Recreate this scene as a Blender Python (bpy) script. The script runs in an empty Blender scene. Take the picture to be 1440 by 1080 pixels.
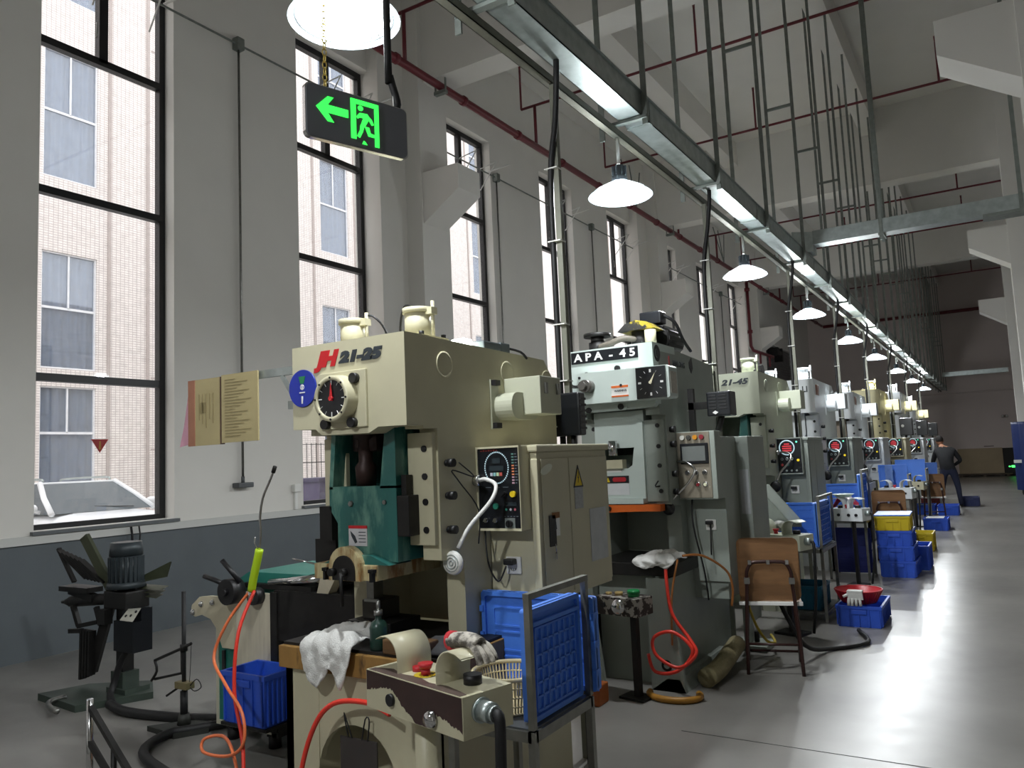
import bpy, bmesh, math, random
from mathutils import Vector, Matrix
random.seed(7)
S = bpy.context.scene
COL = S.collection
PI = math.pi
# ------------------------------------------------------------------ camera
CAM_H = 1.5; FPX = 1098.4; YAW, PIT, ROL = -.554, .097, -.044
F = Vector((math.sin(YAW)*math.cos(PIT), math.cos(YAW)*math.cos(PIT), math.sin(PIT)))
r0 = F.cross(Vector((0, 0, 1))).normalized(); u0 = r0.cross(F)
RT = r0*math.cos(ROL)+u0*math.sin(ROL); UP = RT.cross(F)
cd = bpy.data.cameras.new('camera'); cam = bpy.data.objects.new('camera', cd); COL.objects.link(cam)
cam.matrix_world = Matrix(((RT.x, UP.x, -F.x, 0), (RT.y, UP.y, -F.y, 0), (RT.z, UP.z, -F.z, CAM_H), (0, 0, 0, 1)))
cd.sensor_width = 36; cd.lens = FPX/1440*36; cd.clip_end = 300; cd.clip_start = .05
S.camera = cam
def ray(x, y): return RT*((x-720)/FPX)-UP*((y-540)/FPX)+F
def onz(x, y, z=0):
    v = ray(x, y); return Vector((0, 0, CAM_H))+v*((z-CAM_H)/v.z)
def onx(x, y, X):
    v = ray(x, y); return Vector((0, 0, CAM_H))+v*(X/v.x)
def ony(x, y, Y):
    v = ray(x, y); return Vector((0, 0, CAM_H))+v*(Y/v.y)
# ------------------------------------------------------------------ light
S.view_settings.view_transform = 'Standard'; S.view_settings.look = 'None'
S.view_settings.gamma = 1; S.view_settings.use_curve_mapping = False
S.view_settings.exposure = 0.6
SKY = 2.0; LAMP_W = 120
w = bpy.data.worlds.new('overcast_sky'); S.world = w; w.use_nodes = True
bg = w.node_tree.nodes['Background']; bg.inputs[0].default_value = (.97, .97, 1.0, 1); bg.inputs[1].default_value = SKY

# ------------------------------------------------------------------ materials
def lin(c):
    if isinstance(c, str):
        c = tuple(int(c[i:i+2], 16)/255 for i in (0, 2, 4))
    return tuple((x/12.92 if x <= .04045 else ((x+.055)/1.055)**2.4) for x in c)+(1,)
MATS = {}
def mat(name, c, rough=.5, metal=0., var=.0, scale=6., c2=None, thr=.55, soft=.06, bump=0., bscale=40., emit=None, es=0., spec=.5, stretch=None, wscale=9.):
    """principled paint; var = gentle brightness mottling, c2 = worn/stained colour showing through in patches"""
    if name in MATS: return MATS[name]
    m = bpy.data.materials.new(name); m.use_nodes = True; MATS[name] = m
    nt = m.node_tree; N = nt.nodes; L = nt.links; b = N['Principled BSDF']
    b.inputs['Base Color'].default_value = lin(c); b.inputs['Roughness'].default_value = rough; b.inputs['Metallic'].default_value = metal
    b.inputs['Specular IOR Level'].default_value = spec
    if emit: b.inputs['Emission Color'].default_value = lin(emit); b.inputs['Emission Strength'].default_value = es
    if var or c2 or bump:
        tc = N.new('ShaderNodeTexCoord'); mp = N.new('ShaderNodeMapping'); L.new(tc.outputs['Object'], mp.inputs[0])
        if stretch: mp.inputs['Scale'].default_value = stretch
    last = None
    if var:
        n = N.new('ShaderNodeTexNoise'); n.inputs['Scale'].default_value = scale; n.inputs['Detail'].default_value = 6; L.new(mp.outputs[0], n.inputs[0])
        mx = N.new('ShaderNodeMix'); mx.data_type = 'RGBA'
        k = lin(c); mx.inputs[6].default_value = tuple(x*(1-var) for x in k[:3])+(1,); mx.inputs[7].default_value = tuple(min(1, x*(1+var)) for x in k[:3])+(1,)
        rp = N.new('ShaderNodeMapRange'); rp.inputs[1].default_value = .3; rp.inputs[2].default_value = .7
        L.new(n.outputs[0], rp.inputs[0]); L.new(rp.outputs[0], mx.inputs[0]); last = mx.outputs[2]
    if c2:
        n2 = N.new('ShaderNodeTexNoise'); n2.inputs['Scale'].default_value = wscale; n2.inputs['Detail'].default_value = 8; n2.inputs['Roughness'].default_value = .62
        L.new(mp.outputs[0], n2.inputs[0])
        r2 = N.new('ShaderNodeMapRange'); r2.inputs[1].default_value = thr; r2.inputs[2].default_value = thr+soft; L.new(n2.outputs[0], r2.inputs[0])
        m2 = N.new('ShaderNodeMix'); m2.data_type = 'RGBA'; m2.inputs[7].default_value = lin(c2)
        if last: L.new(last, m2.inputs[6])
        else: m2.inputs[6].default_value = lin(c)
        L.new(r2.outputs[0], m2.inputs[0]); last = m2.outputs[2]
    if last: L.new(last, b.inputs['Base Color'])
    if bump:
        nb = N.new('ShaderNodeTexNoise'); nb.inputs['Scale'].default_value = bscale; nb.inputs['Detail'].default_value = 4; L.new(mp.outputs[0], nb.inputs[0])
        bp = N.new('ShaderNodeBump'); bp.inputs['Strength'].default_value = bump; bp.inputs['Distance'].default_value = .01
        L.new(nb.outputs[0], bp.inputs['Height']); L.new(bp.outputs[0], b.inputs['Normal'])
    return m
def emat(name, c, s):
    if name in MATS: return MATS[name]
    m = bpy.data.materials.new(name); m.use_nodes = True; MATS[name] = m
    b = m.node_tree.nodes['Principled BSDF']; b.inputs['Base Color'].default_value = lin(c)
    b.inputs['Emission Color'].default_value = lin(c); b.inputs['Emission Strength'].default_value = s
    return m
def glassmat(name, tint, gloss=.08, haze=.04, rough=.02):
    m = bpy.data.materials.new(name); m.use_nodes = True; nt = m.node_tree; N = nt.nodes; L = nt.links
    N.remove(N['Principled BSDF']); o = N['Material Output']
    t = N.new('ShaderNodeBsdfTransparent'); t.inputs[0].default_value = tint+(1,)
    g = N.new('ShaderNodeBsdfGlossy'); g.inputs['Roughness'].default_value = rough
    d = N.new('ShaderNodeBsdfDiffuse'); d.inputs[0].default_value = (.85, .85, .85, 1)
    a = N.new('ShaderNodeMixShader'); a.inputs[0].default_value = gloss; L.new(t.outputs[0], a.inputs[1]); L.new(g.outputs[0], a.inputs[2])
    n = N.new('ShaderNodeTexNoise'); n.inputs['Scale'].default_value = 14; tc = N.new('ShaderNodeTexCoord'); L.new(tc.outputs['Object'], n.inputs[0])
    mr = N.new('ShaderNodeMapRange'); mr.inputs[1].default_value = .4; mr.inputs[2].default_value = .75; mr.inputs[3].default_value = haze*.5; mr.inputs[4].default_value = haze*2
    L.new(n.outputs[0], mr.inputs[0])
    c = N.new('ShaderNodeMixShader'); L.new(mr.outputs[0], c.inputs[0]); L.new(a.outputs[0], c.inputs[1]); L.new(d.outputs[0], c.inputs[2])
    L.new(c.outputs[0], o.inputs[0]); MATS[name] = m; return m

# ------------------------------------------------------------------ mesh builder
def V3(*a): return Vector(a)
class B:
    def __init__(s): s.v = []; s.f = []; s.mi = []; s.sm = []; s.cur = 0
    def add(s, vs, fs, smooth=False):
        o = len(s.v); s.v += [tuple(v) for v in vs]
        for f in fs: s.f.append(tuple(i+o for i in f)); s.mi.append(s.cur); s.sm.append(smooth)
        return s
    def m(s, i): s.cur = i; return s
    def box(s, x0, x1, y0, y1, z0, z1, bev=0.):
        if x0 > x1: x0, x1 = x1, x0
        if y0 > y1: y0, y1 = y1, y0
        if z0 > z1: z0, z1 = z1, z0
        if not bev:
            return s.add([(x, y, z) for x in (x0, x1) for y in (y0, y1) for z in (z0, z1)],
                         [(0, 1, 3, 2), (4, 6, 7, 5), (0, 4, 5, 1), (2, 3, 7, 6), (0, 2, 6, 4), (1, 5, 7, 3)])
        bm = bmesh.new(); bmesh.ops.create_cube(bm, size=1)
        for v in bm.verts: v.co = ((x0+x1)/2+v.co.x*(x1-x0), (y0+y1)/2+v.co.y*(y1-y0), (z0+z1)/2+v.co.z*(z1-z0))
        bmesh.ops.bevel(bm, geom=bm.edges[:], offset=min(bev, .45*min(x1-x0, y1-y0, z1-z0)), segments=2, profile=.6, affect='EDGES')
        return s.bm(bm)
    def bm(s, bm, smooth=False):
        bm.verts.index_update(); s.add([v.co for v in bm.verts], [[v.index for v in f.verts] for f in bm.faces], smooth); bm.free(); return s
    def prism(s, poly, ax, a, b):
        n = len(poly); vs = []
        for t in (a, b):
            for p, q in poly: vs.append((t, p, q) if ax == 'x' else (p, t, q) if ax == 'y' else (p, q, t))
        fs = [tuple(range(n))[::-1], tuple(range(n, 2*n))]+[(i, (i+1) % n, (i+1) % n+n, i+n) for i in range(n)]
        return s.add(vs, fs)
    def frame(s, outer, inner, ax, a, b):
        """ring-shaped plate: outer and inner outlines with the same number of points"""
        n = len(outer); vs = []
        for t in (a, b):
            for poly in (outer, inner):
                for p, q in poly: vs.append((t, p, q) if ax == 'x' else (p, t, q) if ax == 'y' else (p, q, t))
        fs = []
        for i in range(n):
            j = (i+1) % n
            fs += [(i, j, n+j, n+i), (2*n+i, 3*n+i, 3*n+j, 2*n+j), (i, 2*n+i, 2*n+j, j), (n+i, n+j, 3*n+j, 3*n+i)]
        return s.add(vs, fs)
    def cyl(s, p0, p1, r, r1=None, seg=16, caps=True, smooth=True):
        p0 = Vector(p0); p1 = Vector(p1); r1 = r if r1 is None else r1
        d = (p1-p0).normalized(); a = Vector((0, 0, 1)) if abs(d.z) < .9 else Vector((1, 0, 0))
        u = d.cross(a).normalized(); w_ = d.cross(u)
        vs = [p0+(u*math.cos(2*PI*i/seg)+w_*math.sin(2*PI*i/seg))*r for i in range(seg)]+[p1+(u*math.cos(2*PI*i/seg)+w_*math.sin(2*PI*i/seg))*r1 for i in range(seg)]
        s.add(vs, [(i, (i+1) % seg, (i+1) % seg+seg, i+seg) for i in range(seg)], smooth)
        if caps:
            o = len(s.v)-2*seg
            s.f += [tuple(o+i for i in range(seg))[::-1], tuple(o+seg+i for i in range(seg))]; s.mi += [s.cur]*2; s.sm += [False]*2
        return s
    def tube(s, pts, r, seg=8, smooth=0, closed=False, rs=None):
        P = [Vector(p) for p in pts]
        if smooth and len(P) > 2:
            Q = []; n = len(P)
            for i in range(n if closed else n-1):
                a, b, c, d = (P[(i-1) % n] if closed or i else P[0]), P[i], P[(i+1) % n], (P[(i+2) % n] if closed or i+2 < n else P[n-1])
                for k in range(smooth):
                    t = k/smooth; Q.append(.5*((2*b)+(c-a)*t+(2*a-5*b+4*c-d)*t*t+(3*b-a-3*c+d)*t**3))
            if not closed: Q.append(P[-1])
            P = Q
        n = len(P); vs = []; u = None
        for i in range(n):
            t = ((P[(i+1) % n]-P[i-1]) if closed else (P[min(i+1, n-1)]-P[max(i-1, 0)])).normalized()
            if u is None:
                a = Vector((0, 0, 1)) if abs(t.z) < .9 else Vector((1, 0, 0)); u = t.cross(a).normalized()
            else:
                u = (u-t*u.dot(t)); u = u.normalized() if u.length > 1e-6 else t.orthogonal().normalized()
            w_ = t.cross(u); rr = rs[i] if rs else r
            vs += [P[i]+(u*math.cos(2*PI*k/seg)+w_*math.sin(2*PI*k/seg))*rr for k in range(seg)]
        fs = []
        for i in range(n if closed else n-1):
            j = (i+1) % n
            fs += [(i*seg+k, i*seg+(k+1) % seg, j*seg+(k+1) % seg, j*seg+k) for k in range(seg)]
        if not closed: fs += [tuple(range(seg))[::-1], tuple((n-1)*seg+k for k in range(seg))]
        return s.add(vs, fs, True)
    def bar(s, p0, p1, wd, ht):
        p0 = Vector(p0); p1 = Vector(p1); d = (p1-p0).normalized(); a = Vector((0, 0, 1)) if abs(d.z) < .95 else Vector((0, 1, 0))
        u = d.cross(a).normalized()*wd/2; w_ = u.normalized().cross(d)*ht/2
        vs = [p+a_*u+b_*w_ for p in (p0, p1) for a_, b_ in ((-1, -1), (1, -1), (1, 1), (-1, 1))]
        return s.add(vs, [(3, 2, 1, 0), (4, 5, 6, 7)]+[(i, (i+1) % 4, (i+1) % 4+4, i+4) for i in range(4)])
    def lathe(s, prof, c=(0, 0, 0), ax='z', seg=24, closed=False, smooth=True):
        vs = []; c = Vector(c)
        for r, h in prof:
            for i in range(seg):
                a = 2*PI*i/seg; p, q = r*math.cos(a), r*math.sin(a)
                vs.append(c+(Vector((p, q, h)) if ax == 'z' else Vector((h, p, q)) if ax == 'x' else Vector((p, h, q))))
        fs = []; n = len(prof)
        for j in range(n if closed else n-1):
            k = (j+1) % n
            fs += [(j*seg+i, j*seg+(i+1) % seg, k*seg+(i+1) % seg, k*seg+i) for i in range(seg)]
        return s.add(vs, fs, smooth)
    def disc(s, c, r, ax='y', seg=20):
        c = Vector(c); vs = []
        for i in range(seg):
            a = 2*PI*i/seg; p, q = r*math.cos(a), r*math.sin(a)
            vs.append(c+(Vector((p, q, 0)) if ax == 'z' else Vector((0, p, q)) if ax == 'x' else Vector((p, 0, q))))
        return s.add(vs, [tuple(range(seg))])
    def ball(s, c, r, seg=12, rings=8, sc=(1, 1, 1)):
        c = Vector(c); vs = [c+Vector((0, 0, -r*sc[2]))]
        for j in range(1, rings):
            t = PI*j/rings-PI/2
            for i in range(seg):
                a = 2*PI*i/seg; vs.append(c+Vector((r*sc[0]*math.cos(t)*math.cos(a), r*sc[1]*math.cos(t)*math.sin(a), r*sc[2]*math.sin(t))))
        vs.append(c+Vector((0, 0, r*sc[2]))); n = len(vs); fs = []
        for i in range(seg): fs.append((0, 1+(i+1) % seg, 1+i)); fs.append((n-1, n-1-seg+i, n-1-seg+(i+1) % seg))
        for j in range(rings-2):
            for i in range(seg):
                a = 1+j*seg; fs.append((a+i, a+(i+1) % seg, a+seg+(i+1) % seg, a+seg+i))
        return s.add(vs, fs, True)
    def xf(s, M):
        s.v = [tuple(M @ Vector(v)) for v in s.v]; return s
    def pieces(s, name, mats, parent=None):
        """every loose piece (touching shells kept together) becomes an object of its own"""
        par = list(range(len(s.v)))
        def fd(i):
            while par[i] != i: par[i] = par[par[i]]; i = par[i]
            return i
        for f in s.f:
            for q in f[1:]: par[fd(q)] = fd(f[0])
        grp = {}
        for k, f in enumerate(s.f): grp.setdefault(fd(f[0]), []).append(k)
        isl = []
        for fs in grp.values():
            vs = [s.v[i] for k in fs for i in s.f[k]]
            isl.append([fs, [min(v[a] for v in vs)-.0008 for a in range(3)], [max(v[a] for v in vs)+.0008 for a in range(3)]])
        ch = True
        while ch:
            ch = False
            for i in range(len(isl)):
                for j in range(i+1, len(isl)):
                    if all(isl[i][1][a] <= isl[j][2][a] and isl[j][1][a] <= isl[i][2][a] for a in range(3)):
                        isl[i][0] = isl[i][0]+isl[j][0]; isl[i][1] = [min(x, y) for x, y in zip(isl[i][1], isl[j][1])]; isl[i][2] = [max(x, y) for x, y in zip(isl[i][2], isl[j][2])]
                        del isl[j]; ch = True; break
                if ch: break
        out = []
        for fs, _, _ in isl:
            b = B(); mp = {}
            for k in fs:
                f = []
                for i in s.f[k]:
                    if i not in mp: mp[i] = len(b.v); b.v.append(s.v[i])
                    f.append(mp[i])
                b.f.append(tuple(f)); b.mi.append(s.mi[k]); b.sm.append(s.sm[k])
            out.append(b.build(name, mats, parent))
        return out
    def build(s, name, mats, parent=None, label=None, fix=True):
        me = bpy.data.meshes.new(name)
        me.from_pydata(s.v, [], s.f)
        if not isinstance(mats, (list, tuple)): mats = [mats]
        for k in mats: me.materials.append(k)
        for p, i, sm in zip(me.polygons, s.mi, s.sm): p.material_index = i; p.use_smooth = sm
        if fix:
            b = bmesh.new(); b.from_mesh(me); bmesh.ops.recalc_face_normals(b, faces=b.faces); b.to_mesh(me); b.free()
        o = bpy.data.objects.new(name, me); COL.objects.link(o)
        if parent: o.parent = parent
        if label: o['label'] = label
        return o
def tag(o, label, cat, group=None, kind=None):
    o['label'] = label; o['category'] = cat
    if group: o['group'] = group
    if kind: o['kind'] = kind
    return o
def struct(o): o['kind'] = 'structure'; return o
def thing(name, label, cat, loc=(0, 0, 0), rz=0, group=None, scale=1):
    o = bpy.data.objects.new(name, None); COL.objects.link(o); o.location = loc; o.rotation_euler = (0, 0, rz); o.empty_display_size = .1
    if scale != 1: o.scale = (scale,)*3
    return tag(o, label, cat, group)
def copy_tree(o, parent=None):
    c = o.copy(); COL.objects.link(c); c.parent = parent
    for ch in list(o.children): copy_tree(ch, c)
    return c
def text(name, s, size, material, parent, loc, face='-y', shear=0, bold=0., sx=1., align='CENTER', ext=.001, label=None, width=None):
    cu = bpy.data.curves.new(name, 'FONT'); cu.body = s; cu.size = size; cu.shear = shear; cu.offset = bold; cu.extrude = ext
    cu.align_x = align; cu.align_y = 'CENTER'; cu.resolution_u = 3
    t = bpy.data.objects.new(name, cu); COL.objects.link(t)
    dg = bpy.context.evaluated_depsgraph_get(); dg.update()
    me = bpy.data.meshes.new_from_object(t.evaluated_get(dg)); bpy.data.objects.remove(t); bpy.data.curves.remove(cu)
    if width:
        xs = [v.co.x for v in me.vertices]; sx = width/(max(xs)-min(xs)); mid = (max(xs)+min(xs))/2
        me.transform(Matrix.Translation((-mid, 0, 0)))
    R = {'-y': Matrix.Rotation(PI/2, 4, 'X'), '+x': Matrix.Rotation(PI/2, 4, 'Z') @ Matrix.Rotation(PI/2, 4, 'X'), '+z': Matrix.Identity(4)}[face]
    me.transform(Matrix.Translation(loc) @ R @ Matrix.Diagonal((sx, 1, 1, 1)))
    me.materials.clear(); me.materials.append(material)
    o = bpy.data.objects.new(name, me); COL.objects.link(o); o.parent = parent
    if label: o['label'] = label
    return o
def rrect(x0, x1, z0, z1, r, n=4):
    P = []
    for cx, cz, a0 in ((x1-r, z0+r, -PI/2), (x1-r, z1-r, 0), (x0+r, z1-r, PI/2), (x0+r, z0+r, PI)):
        for i in range(n+1): a = a0+PI/2*i/n; P.append((cx+r*math.cos(a), cz+r*math.sin(a)))
    return P
def circ(cx, cz, r, n=24): return [(cx+r*math.cos(2*PI*i/n), cz+r*math.sin(2*PI*i/n)) for i in range(n)]

# common materials
M_black = mat('black_plastic', '141416', .45)
M_blk2 = mat('black_rubber', '0e0e10', .6)
M_steel = mat('steel', '8c8c88', .35, .9, .15, 20)
M_chrome = mat('chrome', 'c8c8c8', .12, 1)
M_galv = mat('galvanised_sheet', 'a9b2b0', .38, .75, .16, 14)
M_galvd = mat('galvanised_channel', '7d837e', .5, .45, .15, 18)
M_cream = mat('cream_machine_paint', 'c4bfa2', .42, 0, .05, 5, c2='aaa283', thr=.63, soft=.2, wscale=4)
M_creamg = mat('pale_green_cream_paint', 'bcc1ad', .42, 0, .05, 5)
M_grey = mat('grey_green_machine_paint', '929a92', .42, 0, .06, 5)
M_pale = mat('pale_grey_machine_paint', 'c3cfc9', .4, 0, .04, 5)
M_white = mat('white_machine_paint', 'dfe4e6', .4, 0, .03, 5)
M_teal = mat('worn_teal_paint', '28625c', .36, 0, .2, 7, c2='7aa592', thr=.47, soft=.22, stretch=(1, 1, .35))
M_tealc = mat('teal_cabinet_paint', '1f6f62', .45, 0, .08, 6)
M_dark = mat('oily_dark_steel', '1d1c1b', .5, .3, .3, 12)
M_rust = mat('rusty_bolster_edge', '94703a', .55, .1, .3, 9, c2='4a3520', thr=.57, soft=.1, stretch=(1, 1, .3), wscale=14)
M_foot = mat('rust_streaked_cream', 'c3b78c', .5, 0, .15, 8, c2='8a6230', thr=.45, soft=.15, stretch=(1, 1, .3), wscale=16)
M_blue = mat('blue_polypropylene', '4a80e2', .42, 0, .04, 4)
M_blued = mat('deep_blue_polypropylene', '2b55c4', .45, 0, .05, 4)
M_yel = mat('yellow_polypropylene', 'c9b21d', .45, 0, .05, 4)
M_red = mat('red_plastic', 'b3202a', .4)
M_redp = mat('red_pipe_paint', '661b25', .42, 0, .06, 8)
M_paper = mat('paper', 'd6d8da', .7, 0, .05, 10)
M_clear = mat('clouded_plastic_sleeve', 'b4b8ba', .25, 0, .06, 20)
M_glove = mat('white_cotton', 'dcdcd8', .9, 0, .06, 30, bump=.5, bscale=220)
M_gloveg = mat('soiled_cotton', 'c6c0b4', .9, 0, .1, 12, c2='55504a', thr=.47, soft=.12, wscale=14)
M_yell = mat('warning_yellow', 'e0c21a', .5)
M_orange = mat('orange_paint', 'd5641c', .45, 0, .08, 8)
M_hoser = mat('red_air_hose', 'e0392a', .35)
M_hoseo = mat('orange_air_hose', 'e87848', .35)
M_white2 = mat('white_plastic', 'e6e6e2', .4)
M_wallw = mat('white_wall_paint', 'dedcd6', .75, 0, .02, 2, bump=.05, bscale=60)
M_far = mat('pinkish_wall_paint', 'd2c6c1', .75, 0, .03, 1.2)
M_band = mat('grey_dado_paint', '596064', .5, 0, .06, 3)
M_frame = mat('black_aluminium', '101114', .4)
M_tanw = mat('plywood', '7d5a38', .5, 0, .12, 3, stretch=(2, 2, 14), bump=.1)
# ================================================================== STRUCTURE
XW = -7.09; XF = -7.27; YB, YE = -7., 37.5; ZC = 8.6; XR = 8.8
def floor_mat():
    m = bpy.data.materials.new('polished_concrete'); m.use_nodes = True; nt = m.node_tree; N = nt.nodes; L = nt.links; b = N['Principled BSDF']
    tc = N.new('ShaderNodeTexCoord')
    n = N.new('ShaderNodeTexNoise'); n.inputs['Scale'].default_value = .9; n.inputs['Detail'].default_value = 5; n.inputs['Roughness'].default_value = .55; L.new(tc.outputs['Object'], n.inputs[0])
    cr = N.new('ShaderNodeValToRGB'); cr.color_ramp.elements[0].position = .3; cr.color_ramp.elements[0].color = lin('716f6b'); cr.color_ramp.elements[1].position = .72; cr.color_ramp.elements[1].color = lin('8e8c87')
    L.new(n.outputs[0], cr.inputs[0])
    n2 = N.new('ShaderNodeTexNoise'); n2.inputs['Scale'].default_value = 7; n2.inputs['Detail'].default_value = 8; L.new(tc.outputs['Object'], n2.inputs[0])
    mx = N.new('ShaderNodeMix'); mx.data_type = 'RGBA'; mx.blend_type = 'OVERLAY'; mx.inputs[0].default_value = .05; L.new(cr.outputs[0], mx.inputs[6]); L.new(n2.outputs[0], mx.inputs[7])
    L.new(mx.outputs[2], b.inputs['Base Color'])
    mr = N.new('ShaderNodeMapRange'); mr.inputs[1].default_value = .3; mr.inputs[2].default_value = .7; mr.inputs[3].default_value = .28; mr.inputs[4].default_value = .33; b.inputs['Specular IOR Level'].default_value = .3; L.new(n2.outputs[0], mr.inputs[0]); L.new(mr.outputs[0], b.inputs['Roughness'])
    bp = N.new('ShaderNodeBump'); bp.inputs['Strength'].default_value = .006; bp.inputs['Distance'].default_value = .004; L.new(n2.outputs[0], bp.inputs['Height']); L.new(bp.outputs[0], b.inputs['Normal'])
    MATS['polished_concrete'] = m; return m
struct(B().box(XW-.3, XR+.3, YB-.2, YE+.2, -.2, 0).build('floor', floor_mat()))
struct(B().box(XW-.3, XR+.3, YB-.2, YE+.2, ZC, ZC+.25).build('ceiling', M_wallw))
# left wall around its tall windows
KS = list(range(-3, 8)); PER = 3.064
OP = [(3.57+PER*k, 4.92+PER*k) for k in KS]
ZS, ZH = 1.07, 7.03
wl = B(); x0, x1 = XW-.32, XW; last = YB
SH0, SH1, SHZ = 29.4, 34.6, 5.45      # roller shutter opening
for a, b in OP+[(SH0, SH1)]:
    wl.box(x0, x1, last, a, 0, ZC); last = b
wl.box(x0, x1, last, YE, 0, ZC)
for a, b in OP:
    wl.box(x0, x1, a, b, 0, ZS).box(x0, x1, a, b, ZH, ZC)
wl.box(x0, x1, SH0, SH1, SHZ, ZC)
struct(wl.build('wall_left', M_wallw))
struct(B().box(XW, XW+.006, YB, 29.2, .0, .96).build('baseboard_left', M_band))
struct(B().box(XW, XW+.03, YB, 29.2, .962, 1.035).build('trim_1', mat('pale_ledge_paint', 'c9cac6', .6)))
tr = B().m(0)
for a, b in OP: tr.box(XF-.03, XW+.05, a-.03, b+.03, 1.037, 1.068)
struct(tr.build('trim_2', mat('window_sill_aluminium', '6f7375', .4, .5)))
struct(B().box(XW-.3, XR+.3, YE, YE+.2, 0, ZC).build('wall_back', M_far))
struct(B().box(XW-.3, XR+.3, YB-.2, YB, 0, ZC).build('wall_front', M_wallw))
wr = B().box(XR, XR+.3, YB, YE, 0, ZC)
struct(wr.build('wall_right', M_wallw))
# windows
M_pane = glassmat('dusty_window_glass', (.95, .96, .96), .05, .035)
for n, (a, b) in enumerate(OP):
    e = bpy.data.objects.new('window_%d' % (n+1), None); COL.objects.link(e); e.location = (XF, a, ZS); struct(e)
    wd = b-a; ht = ZH-ZS; t = .065; d0, d1 = -.05, .03
    z1, z2, z3 = 2.43-ZS, 4.17-ZS, 5.61-ZS
    fr = B()
    fr.box(d0, d1, 0, t, 0, ht).box(d0, d1, wd-t, wd, 0, ht).box(d0, d1, t, wd-t, 0, t*.7).box(d0, d1, t, wd-t, ht-t*1.3, ht)
    for z in (z1, z2, z3): fr.box(d0, d1, t, wd-t, z-t*.55, z+t*.55)
    fr.box(d0, d1, wd/2-.045, wd/2+.045, z3, ht-t)
    fr.build('window_frame', M_frame, e)
    for (p0, p1, q0, q1) in ((t, wd-t, t*.7, z1-t*.5), (t, wd-t, z1+t*.5, z2-t*.5), (t, wd-t, z2+t*.5, z3-t*.5), (t, wd/2-.045, z3+t*.5, ht-t*1.3), (wd/2+.045, wd-t, z3+t*.5, ht-t*1.3)):
        B().box(-.014, -.008, p0, p1, q0, q1).build('pane', M_pane, e)
    if n >= 2:
        hb = B()
        for yy in (wd*.44,): hb.tube([(.03, yy, z3+.38), (.05, yy, z3+.38), (.05, yy, z3+.24), (.03, yy, z3+.24)], .008, 6)
        hb.build('window_handle', M_steel, e)
# columns with crane corbels, beams
CY = [-.69+9.19*k for k in range(5)]
for i, y in enumerate(CY[:4]):
    c = B().box(XW, -6.62, y, y+.65, 0, ZC).box(XW, -6.9, y-.55, y, 0, ZC)
    c.prism([(-6.62, 4.87), (-6.0, 5.26), (-6.0, 5.61), (-6.62, 5.61)], 'y', y+.03, y+.56)
    struct(c.build('column_left' if i == 0 else 'column_left', M_wallw))
for i, y in enumerate(CY[:4]):
    c = B().box(.47, 1.12, y, y+.65, 0, ZC)
    c.prism([(.47, 4.85), (-.2, 5.28), (-.2, 5.63), (.47, 5.63)], 'y', y+.03, y+.56)
    c.prism([(1.12, 4.85), (1.12, 5.63), (1.79, 5.63), (1.79, 5.28)], 'y', y+.03, y+.56)
    struct(c.build('column_right', M_wallw))
for i, y in enumerate(CY[:4]):
    struct(B().box(XW, XR, y+.1, y+.55, 6.98, ZC).build('ceiling_beam', M_wallw))
for x in (-4.9, -1.95, 3.2, 6.2):
    struct(B().box(x, x+.3, YB, YE, 8.05, ZC).build('ceiling_beam', M_wallw))
# roller shutter in the left wall
sh = bpy.data.objects.new('door_1', None); COL.objects.link(sh); sh.location = (XW-.12, SH0, 0); struct(sh)
cur = B(); n = 54
for i in range(n):
    z = SHZ*i/n; h = SHZ/n
    cur.prism([(-.01, z), (.012, z+h*.2), (.012, z+h*.8), (-.01, z+h)], 'y', 0, SH1-SH0)
o = cur.build('shutter_curtain', mat('grey_shutter_steel', '6d6e70', .45, .6), sh); o['kind'] = 'stuff'
B().box(-.05, .12, -.08, .0, 0, SHZ).box(-.05, .12, SH1-SH0, SH1-SH0+.08, 0, SHZ).build('guide_rail', M_galvd, sh)
mo = B().box(.12, .5, .3, .55, 4.95, 5.25, .02).cyl((.3, .42, 5.1), (.3, 1.4, 5.1), .13).box(.12, .42, 1.3, 1.45, 4.8, 5.3)
mo.build('shutter_motor', M_dark, sh)
# far wall furniture
struct(B().tube([(-6.9, YE-.04, 3.47), (8.5, YE-.04, 3.47)], .03, 6).build('trim_3', M_far))
dk = B().box(.03, 1.1, YE-.03, YE, 0, 1.12); dr = struct(dk.build('far_dark_panel', mat('dark_grey_board', '23221f', .7)))  # flat dark panel against the far wall, not an opening
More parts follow.
